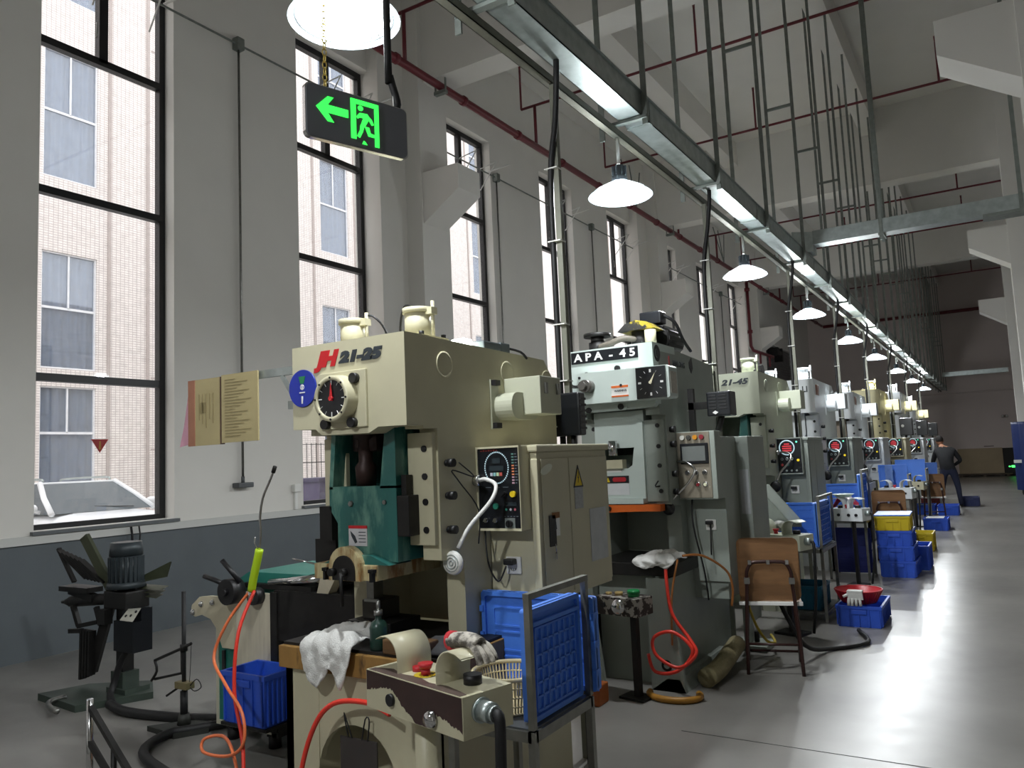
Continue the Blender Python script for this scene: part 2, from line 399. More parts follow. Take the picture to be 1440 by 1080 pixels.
# ------------------------------------------------------------------ outside
struct(B().box(-40, XW-.32, -30, 70, -.25, -.05).build('ground_outside', mat('pale_paving', 'b9b4ad', .8, 0, .08, 1)))
def facade_mat():
    m = bpy.data.materials.new('pink_mosaic_tile'); m.use_nodes = True; nt = m.node_tree; N = nt.nodes; L = nt.links; b = N['Principled BSDF']
    tc = N.new('ShaderNodeTexCoord'); mp = N.new('ShaderNodeMapping'); mp.inputs['Rotation'].default_value = (PI/2, 0, PI/2); L.new(tc.outputs['Object'], mp.inputs[0])
    sx = N.new('ShaderNodeSeparateXYZ'); cb = N.new('ShaderNodeCombineXYZ'); L.new(tc.outputs['Object'], sx.inputs[0]); L.new(sx.outputs[1], cb.inputs[0]); L.new(sx.outputs[2], cb.inputs[1])
    br = N.new('ShaderNodeTexBrick'); br.offset = 0; br.inputs['Scale'].default_value = 1; br.inputs['Brick Width'].default_value = .12; br.inputs['Row Height'].default_value = .065; br.inputs['Mortar Size'].default_value = .009
    br.inputs['Color1'].default_value = lin('e2dad5'); br.inputs['Color2'].default_value = lin('d8cfca'); br.inputs['Mortar'].default_value = lin('b0a7a3')
    L.new(cb.outputs[0], br.inputs[0]); L.new(br.outputs[0], b.inputs['Base Color']); b.inputs['Roughness'].default_value = .6
    MATS['pink_mosaic_tile'] = m; return m
FX = -20.; FK = 20/12.
fb = thing('apartment_building', 'pale pink tiled building with tall curtained windows across the lane', 'building', (FX, 0, 0))
M_fac = facade_mat(); M_seam = mat('facade_seam', 'a89d98', .7); M_fw = mat('white_window_frame', 'dddde0', .5)
M_curt = mat('grey_curtain', '8f949c', .8, 0, .12, 3, stretch=(1, 9, .4)); M_fgl = glassmat('facade_glass', (.82, .86, .92), .1, .05)
wb = B(); last = -26.; WY = [FK*(6.1+5.76*k) for k in range(-3, 8)]; WW = .85*FK; FZ = [(.2, 1.25), (1.4, 3.85), (4.3, 7.3), (9.25, 12.7), (14.2, 17.4), (19., 22.2)]
for y in WY:
    wb.box(-1, 0, last, y, -.1, 25); last = y+WW
    zz = -.1
    for a, b in FZ: wb.box(-1, 0, y, y+WW, zz, a); zz = b
    wb.box(-1, 0, y, y+WW, zz, 25)
wb.box(-1, 0, last, 95, -.1, 25)
wb.build('wall', M_fac, fb)
for y in WY:
    s_ = B()
    for dy in (1.02, 1.7, 3.4, 4.6, -.25): s_.box(0, .03, y+dy*FK, y+dy*FK+.09, -.1, 25)
    s_.build('pilaster_seam', M_seam, fb)
    s2 = B()
    for z in (2.2, 4.2, 8.8, 13.8): s2.box(0, .012, y+1.79*FK, y+3.4*FK, z, z+.05)
    s2.build('floor_seam', M_seam, fb)
    for a, b in FZ:
        f = B().frame([(y, a), (y+WW, a), (y+WW, b), (y, b)], [(y+.04, a+.04), (y+WW-.04, a+.04), (y+WW-.04, b-.04), (y+.04, b-.04)], 'x', -.12, -.05)
        mid = a+(b-a)*.52
        f.box(-.11, -.06, y+.04, y+WW-.04, mid-.03, mid+.03).box(-.11, -.06, y+WW/2-.02, y+WW/2+.02, mid, b-.04)
        fo = f.build('window', M_fw, fb)
        B().box(-.1, -.095, y+.04, y+WW-.04, a+.04, b-.04).build('pane', M_fgl, fo)
        cu = B(); pts = [(-.18+.04*math.sin(i*1.3), y+WW*i/30) for i in range(31)]
        cu.add([(p, q, a) for p, q in pts]+[(p, q, b) for p, q in pts], [(i, i+1, i+32, i+31) for i in range(30)], True)
        cu.build('curtain', M_curt, fo, fix=False)
# parked car : front points to +Y (towards the far end), seen over its bonnet
M_carw = mat('white_car_paint', 'eceef0', .2, 0, 0); M_carg = mat('car_glass', '4c565c', .08); M_tyre = mat('tyre', '17171a', .8)
car = thing('parked_car', 'white car with roof rails parked in the lane outside the window', 'car', (-13.55, 7.45, -.05), math.radians(-92))
def car_build(car):
    # local: x lateral (-.9..9), y forward (front = +y), z up
    sec = [(-2.35, .72, .35, .80), (-2.2, .85, .3, 1.0), (-1.2, .9, .28, 1.02), (0.0, .91, .28, 1.02), (.75, .9, .28, 1.04), (1.35, .88, .28, 1.0), (2.0, .82, .3, .93), (2.25, .7, .34, .82), (2.32, .55, .4, .7)]
    b = B(); vs = []; NS = 14
    for y, hw, zb, zt in sec:
        for i in range(NS):
            a = 2*PI*i/NS; c, s_ = math.cos(a), math.sin(a)
            vs.append((hw*math.copysign(abs(c)**.38, c), y, (zb+zt)/2+(zt-zb)/2*math.copysign(abs(s_)**.5, s_)))
    fs = []
    for j in range(len(sec)-1):
        for i in range(NS): fs.append((j*NS+i, j*NS+(i+1) % NS, (j+1)*NS+(i+1) % NS, (j+1)*NS+i))
    fs += [tuple(range(NS)), tuple((len(sec)-1)*NS+i for i in range(NS))]
    b.add(vs, fs, True); b.build('body', M_carw, car)
    # cabin: loft of roof outline
    lo = [(-.84, -2.1, 1.0), (.84, -2.1, 1.0), (.84, 1.05, 1.02), (-.84, 1.05, 1.02)]; hi = [(-.62, -1.6, 1.47), (.62, -1.6, 1.47), (.62, .2, 1.5), (-.62, .2, 1.5)]
    rf = B(); rf.box(-.62, .62, -1.6, .22, 1.46, 1.515, .025)
    for i in range(4):
        a, c = Vector(lo[i]), Vector(hi[i]); rf.tube([a, a.lerp(c, .5)+Vector((a.x*.03, 0, 0)), c], .045, 8)
    for sx in (-1, 1): rf.tube([(sx*.83, -.5, 1.02), (sx*.63, -.5, 1.48)], .035, 6)
    rf.build('roof', M_carw, car)
    def pane(name, q): B().add(q, [(0, 1, 2, 3)]).build(name, M_carg, car, fix=False)
    pane('windscreen', [lo[3], lo[2], hi[2], hi[3]]); pane('side_window', [lo[0], lo[3], hi[3], hi[0]]); pane('side_window', [lo[2], lo[1], hi[1], hi[2]]); pane('rear_window', [lo[1], lo[0], hi[0], hi[1]])
    for sx in (-1, 1):
        B().tube([(sx*.56, -1.55, 1.51), (sx*.56, -1.4, 1.56), (sx*.56, 0, 1.57), (sx*.56, .15, 1.52)], .018, 8, 4).build('roof_rail', M_galv, car)
        B().ball((sx*1.0, .72, 1.12), .1, 10, 8, (1.1, .7, .75)).tube([(sx*.86, .72, 1.05), (sx*.97, .72, 1.09)], .03, 6).build('wing_mirror', M_carw, car)
        B().ball((sx*.66, 2.16, .72), .14, 10, 8, (1.2, .8, .55)).build('headlamp', M_chrome, car)
        for y in (-1.45, 1.45):
            wh = B().lathe([(.1, -.1), (.3, -.11), (.34, -.07), (.34, .07), (.3, .11), (.1, .1)], (sx*.8, y, .34), 'x', 20).build('wheel', M_tyre, car)
            B().disc((sx*.9, y, .34), .22, 'x', 16).build('rim', M_galv, wh)
    B().box(-.5, .5, 2.27, 2.33, .5, .7, .02).build('grille', M_black, car)
    B().tube([(-.5, 1.02, 1.06), (.1, .9, 1.1)], .008, 5).build('wiper', M_black, car)
    B().disc((.08, .32, 1.4), .035, 'y', 12).build('windscreen_sticker', M_white2, car)
car_build(car)
# purple bin and stakes seen through the low part of the next window
pb = thing('wheeled_bin', 'purple wheeled bin outside the second window', 'bin', (-8.6, 8.35, -.05))
B().prism([(-.22, .08), (.22, .08), (.28, 1.35), (-.28, 1.35)], 'y', -.25, .25).build('body', mat('purple_plastic', '5a5270', .5), pb)
B().box(-.3, .3, -.28, .28, 1.35, 1.42, .02).build('lid', mat('purple_plastic_lid', '4a4460', .5), pb)
for s_ in (-1, 1): B().lathe([(.02, -.03), (.09, -.03), (.09, .03), (.02, .03)], (s_*.2, .27, .09), 'x', 14).build('wheel', M_tyre, pb)
fg = thing('wire_fence', 'thin dark metal mesh fence outside beside the purple bin', 'fence', (-9.1, 7.4, -.05))
for k in range(3): B().bar((0, k*.9, 0), (0, k*.9, 2.0), .04, .04).build('post', M_dark, fg)
wf = B()
for k in range(7): wf.bar((0, 0, .25+.28*k), (0, 1.8, .25+.28*k), .012, .012)
for k in range(19): wf.bar((0, k*.1, .1), (0, k*.1, 1.95), .008, .008)
wf.tube([(0.01, .1, .3), (.01, .9, 1.5)], .012, 5).tube([(0.01, .8, .3), (.01, .1, 1.4)], .012, 5)
wf.build('mesh', M_dark, fg)['kind'] = 'stuff'

# ================================================================== OVERHEAD SERVICES
mp_ = thing('sprinkler_main', 'thick dark red sprinkler main running along the window wall', 'pipe', (-6.355, 0, 6.87))
B().tube([(0, YB, 0), (0, 25.0, 0)], .057, 12).tube([(0, 25.0, 0), (0, YE-.62, 0)], .05, 12).build('pipe', M_redp, mp_)
for y in [1.1+1.55*k for k in range(0, 23)]: B().lathe([(.062, -.035), (.075, -.03), (.075, .03), (.062, .035)], (0, y*1.0+.4, 0), 'y', 12).build('coupling', M_redp, mp_)
for y in CY[:4]:
    B().box(-.1, .1, y+.15, y+.22, -.12, -.07).bar((-.09, y+.18, -.1), (-.09, y+.18, .5), .012, .035).bar((.09, y+.18, -.1), (.09, y+.18, .5), .012, .035).build('pipe_hanger', M_galvd, mp_)
for y in (15.82, 22.27):
    for d in (-.45, .0, .6): B().bar((.0, y, .06), (-.12, y+d, 1.05), .025, .012).build('brace_strut', M_galvd, mp_)
BY = [4.4, 7.9, 11.43, 14.88, 18.5, 21.65, 25.3, 29.1, 32.8]
BW = ['between the first two tall windows', 'just before the first concrete beam', 'past the first corbel, over the cross duct', 'over the second white press', 'just past the second ceiling beam', 'over the tall white press', 'by the red riser pipe', 'beside the top of the roller shutter', 'nearest the far wall header']
for i, y in enumerate(BY):
    e = thing('sprinkler_branch', 'thin red sprinkler branch pipe crossing the ceiling '+BW[i], 'pipe', (0, y, 7.62), group='red sprinkler branches crossing the ceiling')
    B().tube([(-6.63, 0, 0), (7.5, 0, 0)], .024, 8).build('pipe', M_redp, e)
    B().tube([(-6.36, 0, -.69), (-6.36, 0, 0)], .028, 8).build('riser', M_redp, e)
    for x in (-6.63, -3.45, -.35, 2.8, 6.):
        B().tube([(x, 0, 0), (x, 0, .72)], .019, 8).cyl((x, 0, .72), (x, 0, .82), .016, .024, 8).build('sprinkler_head', M_redp, e)
e = thing('standpipe', 'red riser pipe with elbows on the column by the roller shutter', 'pipe', (-6.4, 24.75, 0))
B().tube([(0, 0, 6.8), (0, 0, 4.75), (.02, .15, 4.62), (.05, 2.6, 4.62)], .05, 10).build('pipe', M_redp, e)
B().tube([(.04, .9, 4.6), (.04, .9, 4.25)], .035, 8).tube([(.04, 2.1, 4.6), (.04, 2.1, 4.25)], .035, 8).pieces('outlet', M_redp, e)
B().lathe([(.055, -.05), (.085, -.05), (.085, .05), (.055, .05)], (0, 0, 5.2), 'z', 12).lathe([(.055, -.05), (.085, -.05), (.085, .05), (.055, .05)], (0, 0, 6.55), 'z', 12).pieces('flange', M_redp, e)
e = thing('sprinkler_header', 'thick red header pipe high across the far wall', 'pipe', (0, YE-.3, 6.87))
B().tube([(-6.35, 0, 0), (8.5, 0, 0)], .07, 10).build('pipe', M_redp, e)
for x in (-3, -.2, 3): B().box(x-.03, x+.03, -.09, .27, .06, .12).build('bracket', M_redp, e)
# cable tray
ct = thing('cable_tray', 'long galvanised cable tray hung on strips above the row of presses', 'cable tray', (0, 0, 0))
y0, y1 = -1.2, 36.9
TX0, TX1, TZ0, TZ1 = -1.87, -1.715, 3.60, 3.745
B().box(TX0, TX1, y0, y1, TZ0, TZ0+.006).box(TX0, TX0+.005, y0, y1, TZ0, TZ1).box(TX1-.005, TX1, y0, y1, TZ0, TZ1).box(TX0-.012, TX0+.01, y0, y1, TZ1, TZ1+.004).box(TX1-.01, TX1+.012, y0, y1, TZ1, TZ1+.004).build('tray_channel', M_galv, ct)
B().box(TX0-.01, TX1+.01, y0, y1, TZ1+.005, TZ1+.012).build('tray_lid', M_galv, ct)
B().box(-1.945, -1.895, y0, y1, 3.53, 3.535).box(-1.945, -1.941, y0, y1, 3.53, 3.574).box(-1.899, -1.895, y0, y1, 3.53, 3.574).build('lamp_rail', mat('olive_strut_channel', '6b6a5e', .5, .4, .1, 12), ct)
HY = [-.1, 1.4, 2.88, 4.45, 5.95, 7.48, 9.13]+[10.7+1.52*k for k in range(18)]
for y in HY:
    h = B().bar((-1.99, y, 3.5), (-1.99, y, ZC), .035, .012).bar((-1.695, y, 3.54), (-1.695, y, ZC), .035, .012).box(-2.0, -1.68, y-.02, y+.02, 3.577, 3.597)
    h.box(-1.99, -1.695, y-.012, y+.012, 5.42, 5.45)
    h.build('hanger', M_galvd, ct)
for k in range(8):
    B().box(TX0-.004, TX1+.004, -.02+2.0+k*2.6, .02+2.0+k*2.6, TZ0-.004, TZ1+.002).build('joint_plate', M_galv, ct)
xt = thing('cross_tray', 'galvanised cable duct branching across the aisle to the right column', 'cable tray', (0, 9.62, 0))
B().box(-1.66, .46, -.1, .1, 3.86, 4.02).build('duct', M_galv, xt)
B().prism([(-1.86, -.25), (-1.66, -.1), (-1.66, .1), (-1.86, .25)], 'z', 3.77, 4.01).build('tee', M_galv, xt)
B().box(.05, .46, -.12, .12, 3.83, 3.86).bar((.4, -.12, 3.8), (.4, -.12, ZC), .04, .012).build('hanger', M_galvd, xt)
B().box(-.96, -.9, -.12, .12, 3.83, 3.86).bar((-.93, -.11, 3.78), (-.93, -.11, ZC), .035, .012).bar((-.93, .11, 3.8), (-.93, .11, ZC), .035, .012).build('hanger', M_galvd, xt)
x2 = thing('far_cross_duct', 'far galvanised duct crossing near the end wall', 'cable tray', (0, 33.5, 0))
B().box(-1.65, .46, -.1, .1, 3.9, 4.06).build('duct', M_galv, x2)
# conduit poles with black flex dropping to each machine
PY = [3.63, 6.2, 9.19, 12.11, 15.04, 18.6, 22.0, 25.9]
PW = ['first press', 'grey press', 'third press', 'first white press', 'second white press', 'fourth cream press', 'third white press', 'last press']
for i, y in enumerate(PY):
    e = thing('conduit_pole', 'square grey conduit pole with black flex standing behind the '+PW[i], 'pole', (-1.9, y, 0))
    B().box(-.016, .016, -.016, .016, 0, 3.525).build('pole', mat('olive_grey_post', '77786c', .5, .2, .08, 10), e)
    B().tube([(.08, -.1, 3.6), (.075, -.1, 3.5), (.03, -.05, 3.3), (-.03, -.022, 3.0), (-.034, -.022, 2.4), (-.034, -.022, 1.6), (-.034, -.022, .5)], .0165, 8, 4).build('flex_cable', M_blk2, e)
    t = B()
    for z in (3.05, 2.65, 2.2, 1.9): t.box(-.056, .02, -.042, .02, z-.003, z+.003)
    t.pieces('cable_tie', M_white2, e)
# pendant lamps
def thin_mat(name, surf, k):
    """lets part of the bulb's light through: surface mixed with transparency"""
    m = bpy.data.materials.new(name); m.use_nodes = True; N = m.node_tree.nodes; L = m.node_tree.links; b = N['Principled BSDF']
    b.inputs['Base Color'].default_value = lin('e4ecee'); b.inputs['Roughness'].default_value = .3
    if surf == 'shade': b.inputs['Base Color'].default_value = lin('8f999d')   # clear prismatic shade: little of its own colour
    if surf == 'lens': b.inputs['Emission Color'].default_value = lin('f4f8ff'); b.inputs['Emission Strength'].default_value = 9
    sh = b.outputs[0]
    if surf == 'shade':
        t = N.new('ShaderNodeBsdfTranslucent'); t.inputs[0].default_value = lin('8f999d'); x = N.new('ShaderNodeMixShader'); x.inputs[0].default_value = .3
        L.new(b.outputs[0], x.inputs[1]); L.new(t.outputs[0], x.inputs[2]); sh = x.outputs[0]
    tr = N.new('ShaderNodeBsdfTransparent'); y = N.new('ShaderNodeMixShader'); y.inputs[0].default_value = k
    L.new(sh, y.inputs[1]); L.new(tr.outputs[0], y.inputs[2]); L.new(y.outputs[0], N['Material Output'].inputs[0]); return m
M_lens = thin_mat('lamp_lens', 'lens', .75); M_shade = thin_mat('frosted_lamp_shade', 'shade', .55)
lp = None; LY = [-.6, 2.04, 4.52, 7.4, 10.3, 13.45, 16.55, 20.25, 24.0, 27.9]
LW = ['ahead of the exit sign', 'above the exit sign', 'above the grey press', 'before the cross duct', 'beyond the cross duct', 'over the first white press', 'over the fourth cream press', 'over the third white press', 'over the last press', 'nearest the far wall']
for i, y in enumerate(LY):
    e = thing('pendant_lamp', 'bright round pendant lamp with pale flared shade hanging '+LW[i], 'lamp', (-1.92, y, 3.14), group='pendant lamps under the cable tray')
    B().lathe([(.2, 0), (.205, .004), (.2, .012), (.16, .045), (.11, .07), (.06, .095), (.05, .1), (.055, .088), (.105, .062), (.155, .036), (.196, .004)], (0, 0, 0), 'z', 40, closed=True).build('shade', M_shade, e)
    ln = B().lathe([(.001, .03), (.06, .032), (.1, .042), (.108, .056), (.001, .06)], (0, 0, 0), 'z', 32).build('lens', M_lens, e)
    if i < 3:
        rg = B()
        for q in range(7): rg.lathe([(.112+.01*q, .054-.006*q), (.115+.01*q, .05-.006*q), (.118+.01*q, .051-.006*q)], (0, 0, 0), 'z', 40)
        rg.build('prism_ring', mat('lamp_prism_ring', 'eef4f8', .15), e)
    hs = B().lathe([(.05, .095), (.05, .125), (.035, .14), (.035, .2), (.02, .21), (.012, .215), (.001, .215)], (0, 0, 0), 'z', 16)
    for q in range(8):
        a = q*PI/4; hs.bar((.03*math.cos(a), .03*math.sin(a), .17), (.05*math.cos(a), .05*math.sin(a), .17), .006, .06)
    hs.build('housing', mat('lamp_housing', '5a6166', .45, .5), e)
    B().cyl((0, 0, .21), (0, 0, .391), .011, None, 8).build('rod', M_white2, e)
    nm = 'lamp_light_offscreen' if i == 0 else 'lamp_light'      # the first one carries the row on past the frame's edge
    ld = bpy.data.lights.new(nm, 'POINT'); ld.shadow_soft_size = .05; ld.energy = LAMP_W; ld.color = (.95, .98, 1.0)
    lo = bpy.data.objects.new(nm, ld); COL.objects.link(lo); lo.location = (0, 0, .042); lo.parent = e
# window opener linkage on the left wall
wo = thing('window_opener', 'thin steel opener shaft with hand gear rods along the tall windows', 'window opener', (XW+.05, 0, 0))
B().tube([(0, -5, 6.4), (0, 26.8, 6.4)], .012, 6).build('shaft', M_galvd, wo)
for y in (5.72, 11.16, 14.9, 24.06):
    g = B().box(-.05, .05, y-.05, y+.05, 6.33, 6.47, .01).build('gearbox', M_galvd, wo)
    B().tube([(0, y, 6.35), (0, y, 1.45)], .014, 6).build('drive_rod', M_steel, wo)
    B().box(-.05, .06, y-.1, y+.1, 1.33, 1.385, .01).tube([(0, y, 1.45), (0, y, 1.38)], .02, 6).build('handle', mat('gearbox_grey', '55585a', .5), wo)
for (a, b) in OP:
    k = B()
    for yy in (a+.35, a+.95):
        k.tube([(0, yy, 6.4), (.28, yy+.1, 6.5)], .009, 5).tube([(.28, yy+.1, 6.5), (-.1, yy+.15, 6.1)], .009, 5)
    k.tube([(0, a+1.2, 6.42), (.35, a+1.35, 6.52)], .012, 5)
    k.pieces('link_arm', M_white2, wo)
jn = onz(1120, 1052); struct(B().bar((jn.x-.6, jn.y, .0005), (9, jn.y, .0005), .005, .002).build('trim_4', M_dark))
tk = thing('wall_trunking', 'white plastic cable trunking with box beside the second window', 'trunking', (XW, 6.5, 0))
B().box(0, .03, -.02, .02, 1.04, 1.24).build('trunking', M_white2, tk); B().box(0, .06, -.05, .05, 1.24, 1.33, .006).build('outlet_box', M_white2, tk)
tri = tag(B().prism([(-.085, .13), (0, 0), (.085, .13)], 'x', 0, .004).build('warning_sticker', [mat('warning_red', '9c1f1c', .5)]), 'red triangular warning sticker on the first window pane', 'sticker')
tri.location = (XF+.001, 4.25, 1.74)
B().prism([(-.012, .035), (0, .03), (.012, .035), (.008, .11), (-.008, .11)], 'x', .0045, .006).build('mark', mat('sticker_gold', 'a8752c', .5), tri)
# exit sign
ex = thing('exit_sign', 'hanging grey exit sign with green arrow and running man', 'sign', (-1.48, 1.42, 2.38), -math.radians(18.5)+PI/2)
# local: +x runs along the sign, -y is the visible face
def exitsign(ex):
    B().prism(rrect(0, .31, 0, .145, .015), 'y', 0, .02).build('panel', mat('sign_glass', '6e7076', .3, 0, .03, 10), ex)
    B().frame(rrect(-.003, .313, -.003, .148, .015), rrect(.001, .309, .001, .144, .014), 'y', .002, .018).build('edge_frame', M_chrome, ex)
    sg = lambda b: b.xf(Matrix.Translation((.027, 0, 0)) @ Matrix.Diagonal((1.12, 1, 1, 1)) @ Matrix.Translation((-.02, 0, 0)))
    G = emat('exit_green', '35e84e', 1.1)
    ar_ = B().prism([(.02, .085), (.05, .12), (.066, .12), (.05, .096), (.105, .096), (.105, .074), (.05, .074), (.066, .05), (.05, .05)], 'y', -.002, 0); sg(ar_).build('arrow', G, ex)
    d = B().prism([(.112, .02), (.126, .02), (.126, .135), (.112, .135)], 'y', -.002, 0).prism([(.126, .122), (.19, .122), (.19, .135), (.126, .135)], 'y', -.002, 0).prism([(.178, .01), (.19, .01), (.19, .122), (.178, .122)], 'y', -.002, 0)
    sg(d).build('door_symbol', G, ex)
    mn = B().prism(circ(.139, .112, .0075, 12), 'y', -.002, 0)
    mn.prism([(.136, .098), (.158, .1), (.164, .088), (.15, .06), (.138, .062), (.146, .085), (.137, .085), (.131, .08), (.127, .086)], 'y', -.0022, 0)
    mn.prism([(.156, .1), (.17, .086), (.176, .073), (.17, .07), (.162, .082), (.154, .09)], 'y', -.002, 0)
    mn.prism([(.15, .062), (.162, .062), (.166, .046), (.178, .044), (.178, .036), (.16, .036)], 'y', -.002, 0).prism([(.138, .064), (.148, .06), (.144, .044), (.136, .026), (.128, .03), (.136, .048)], 'y', -.0021, 0)
    mn.prism([(.142, .01), (.156, .01), (.15, .018), (.146, .02)], 'y', -.002, 0)
    sg(mn).build('running_man', G, ex)
    ch = B(); z = .148; k = 0
    while z < 1.2:
        ax = k % 2
        ring = [(.06+(.006*math.cos(a) if ax else 0), .01+(0 if ax else .006*math.cos(a)), z+.011+.011*math.sin(a)) for a in [2*PI*i/8 for i in range(8)]]
        ch.tube(ring, .0018, 5, closed=True); z += .018; k += 1
    ch.build('chain', mat('brass_chain', 'b8a355', .35, .8), ex)
    B().tube([(.285, .01, .15), (.287, .01, .17), (.265, .01, .24), (.26, .01, .3), (.26, .01, 1.2)], .011, 8, 3).build('flex_conduit', M_blk2, ex)
    B().tube([(.275, .01, .148), (.27, .01, .27)], .002, 5).build('tie', M_white2, ex)
exitsign(ex)
B().bar((.0, .62, 1.2), (.06, -.02, 1.2), .03, .012).bar((.26, .62, 1.2), (.26, -.02, 1.2), .03, .012).build('support_arm', M_galvd, ex)
# ================================================================== PRESSES
M_led_r = emat('led_red', 'b02a34', .45); M_led_g = emat('led_green', '58e0a8', 1.2); M_led_y = emat('led_yellow', 'd8bc20', .5); M_led_w = emat('led_pale', 'a8c0c8', .35)
M_panel = mat('black_control_panel', '101318', .3)
M_ink = mat('dark_lettering', '2d343a', .5); M_redink = mat('red_lettering', 'c01e24', .45); M_wink = mat('white_lettering', 'e8e8e6', .5)
def bolt(b, x, y, z, r=.014, ax='-y', d=.014):
    if ax == '-y': b.cyl((x, y, z), (x, y-d, z), r, None, 10)
    else: b.cyl((x, y, z), (x+d, y, z), r, None, 10)
def dial(par, x, y, z, r, ticks=12, ang=0., needle=M_redink, square=False):
    if not square:
        o = B().lathe([(r*.8, -.03), (r*.8, -.054), (r*.82, -.057), (r*.98, -.057), (r, -.052), (r*1.04, 0)], (x, y, z), 'y', 32).build('dial_bezel', M_cream, par)
        f = B().disc((x, y-.049, z), r*.82, 'y', 32); yy = y-.0495
        bb = B()
        for k in range(8): a = k*PI/4; bolt(bb, x+r*.9*math.cos(a), y-.057, z+r*.9*math.sin(a), .0045, '-y', .003)
        bb.pieces('bezel_screw', M_black, par)
    else:
        f = B().box(x-r, x+r, y-.012, y, z-r, z+r); yy = y-.0125
    fo = f.build('dial_face', M_panel, par)
    t = B()
    for k in range(ticks):
        a = k*2*PI/ticks; big = k % 3 == 0; c, s_ = math.sin(a), math.cos(a); q = (.78 if not square else .85)
        l = .16 if not big else .2; wd = .035 if not (square and big) else .1
        t.bar((x+c*r*(q-l), yy-.001, z+s_*r*(q-l)), (x+c*r*q, yy-.001, z+s_*r*q), wd*r*1.2, .001) if abs(c) < .99 else t.box(x+math.copysign(r*(q-l), c), x+math.copysign(r*q, c), yy-.001, yy, z-wd*r*.6, z+wd*r*.6)
    t.build('tick_marks', M_wink, fo)
    c, s_ = math.sin(ang), math.cos(ang)
    B().prism([(x+c*r*.68, z+s_*r*.68), (x-s_*r*.09-c*r*.1, z+c*r*.09-s_*r*.1), (x+s_*r*.09-c*r*.1, z-c*r*.09-s_*r*.1)], 'y', yy-.006, yy-.003).cyl((x, yy, z), (x, yy-.01, z), r*.1, None, 12).build('needle', needle, fo)
def cyl_top(par, x, y, z, m, r=.058, h=.125):
    c = B().box(x-.11, x+.09, y-.09, y+.09, z, z+.018).cyl((x, y, z+.018), (x, y, z+h), r, None, 24).cyl((x, y, z+h), (x, y, z+h+.022), r*1.14, None, 24)
    c.box(x+r*.7, x+r*1.5, y-.02, y+.02, z+h-.012, z+h+.018)
    c.build('air_cylinder', m, par)
    k = B()
    for a in (-.095, .075):
        for q in (-.075, .075): k.cyl((x+a, y+q, z+.018), (x+a, y+q, z+.034), .011, None, 8)
    k.pieces('cylinder_bolt', M_black, par)
    B().cyl((x+r*1.35, y, z+.018), (x+r*1.35, y, z+h+.045), .008, None, 8).build('tie_rod', m, par)
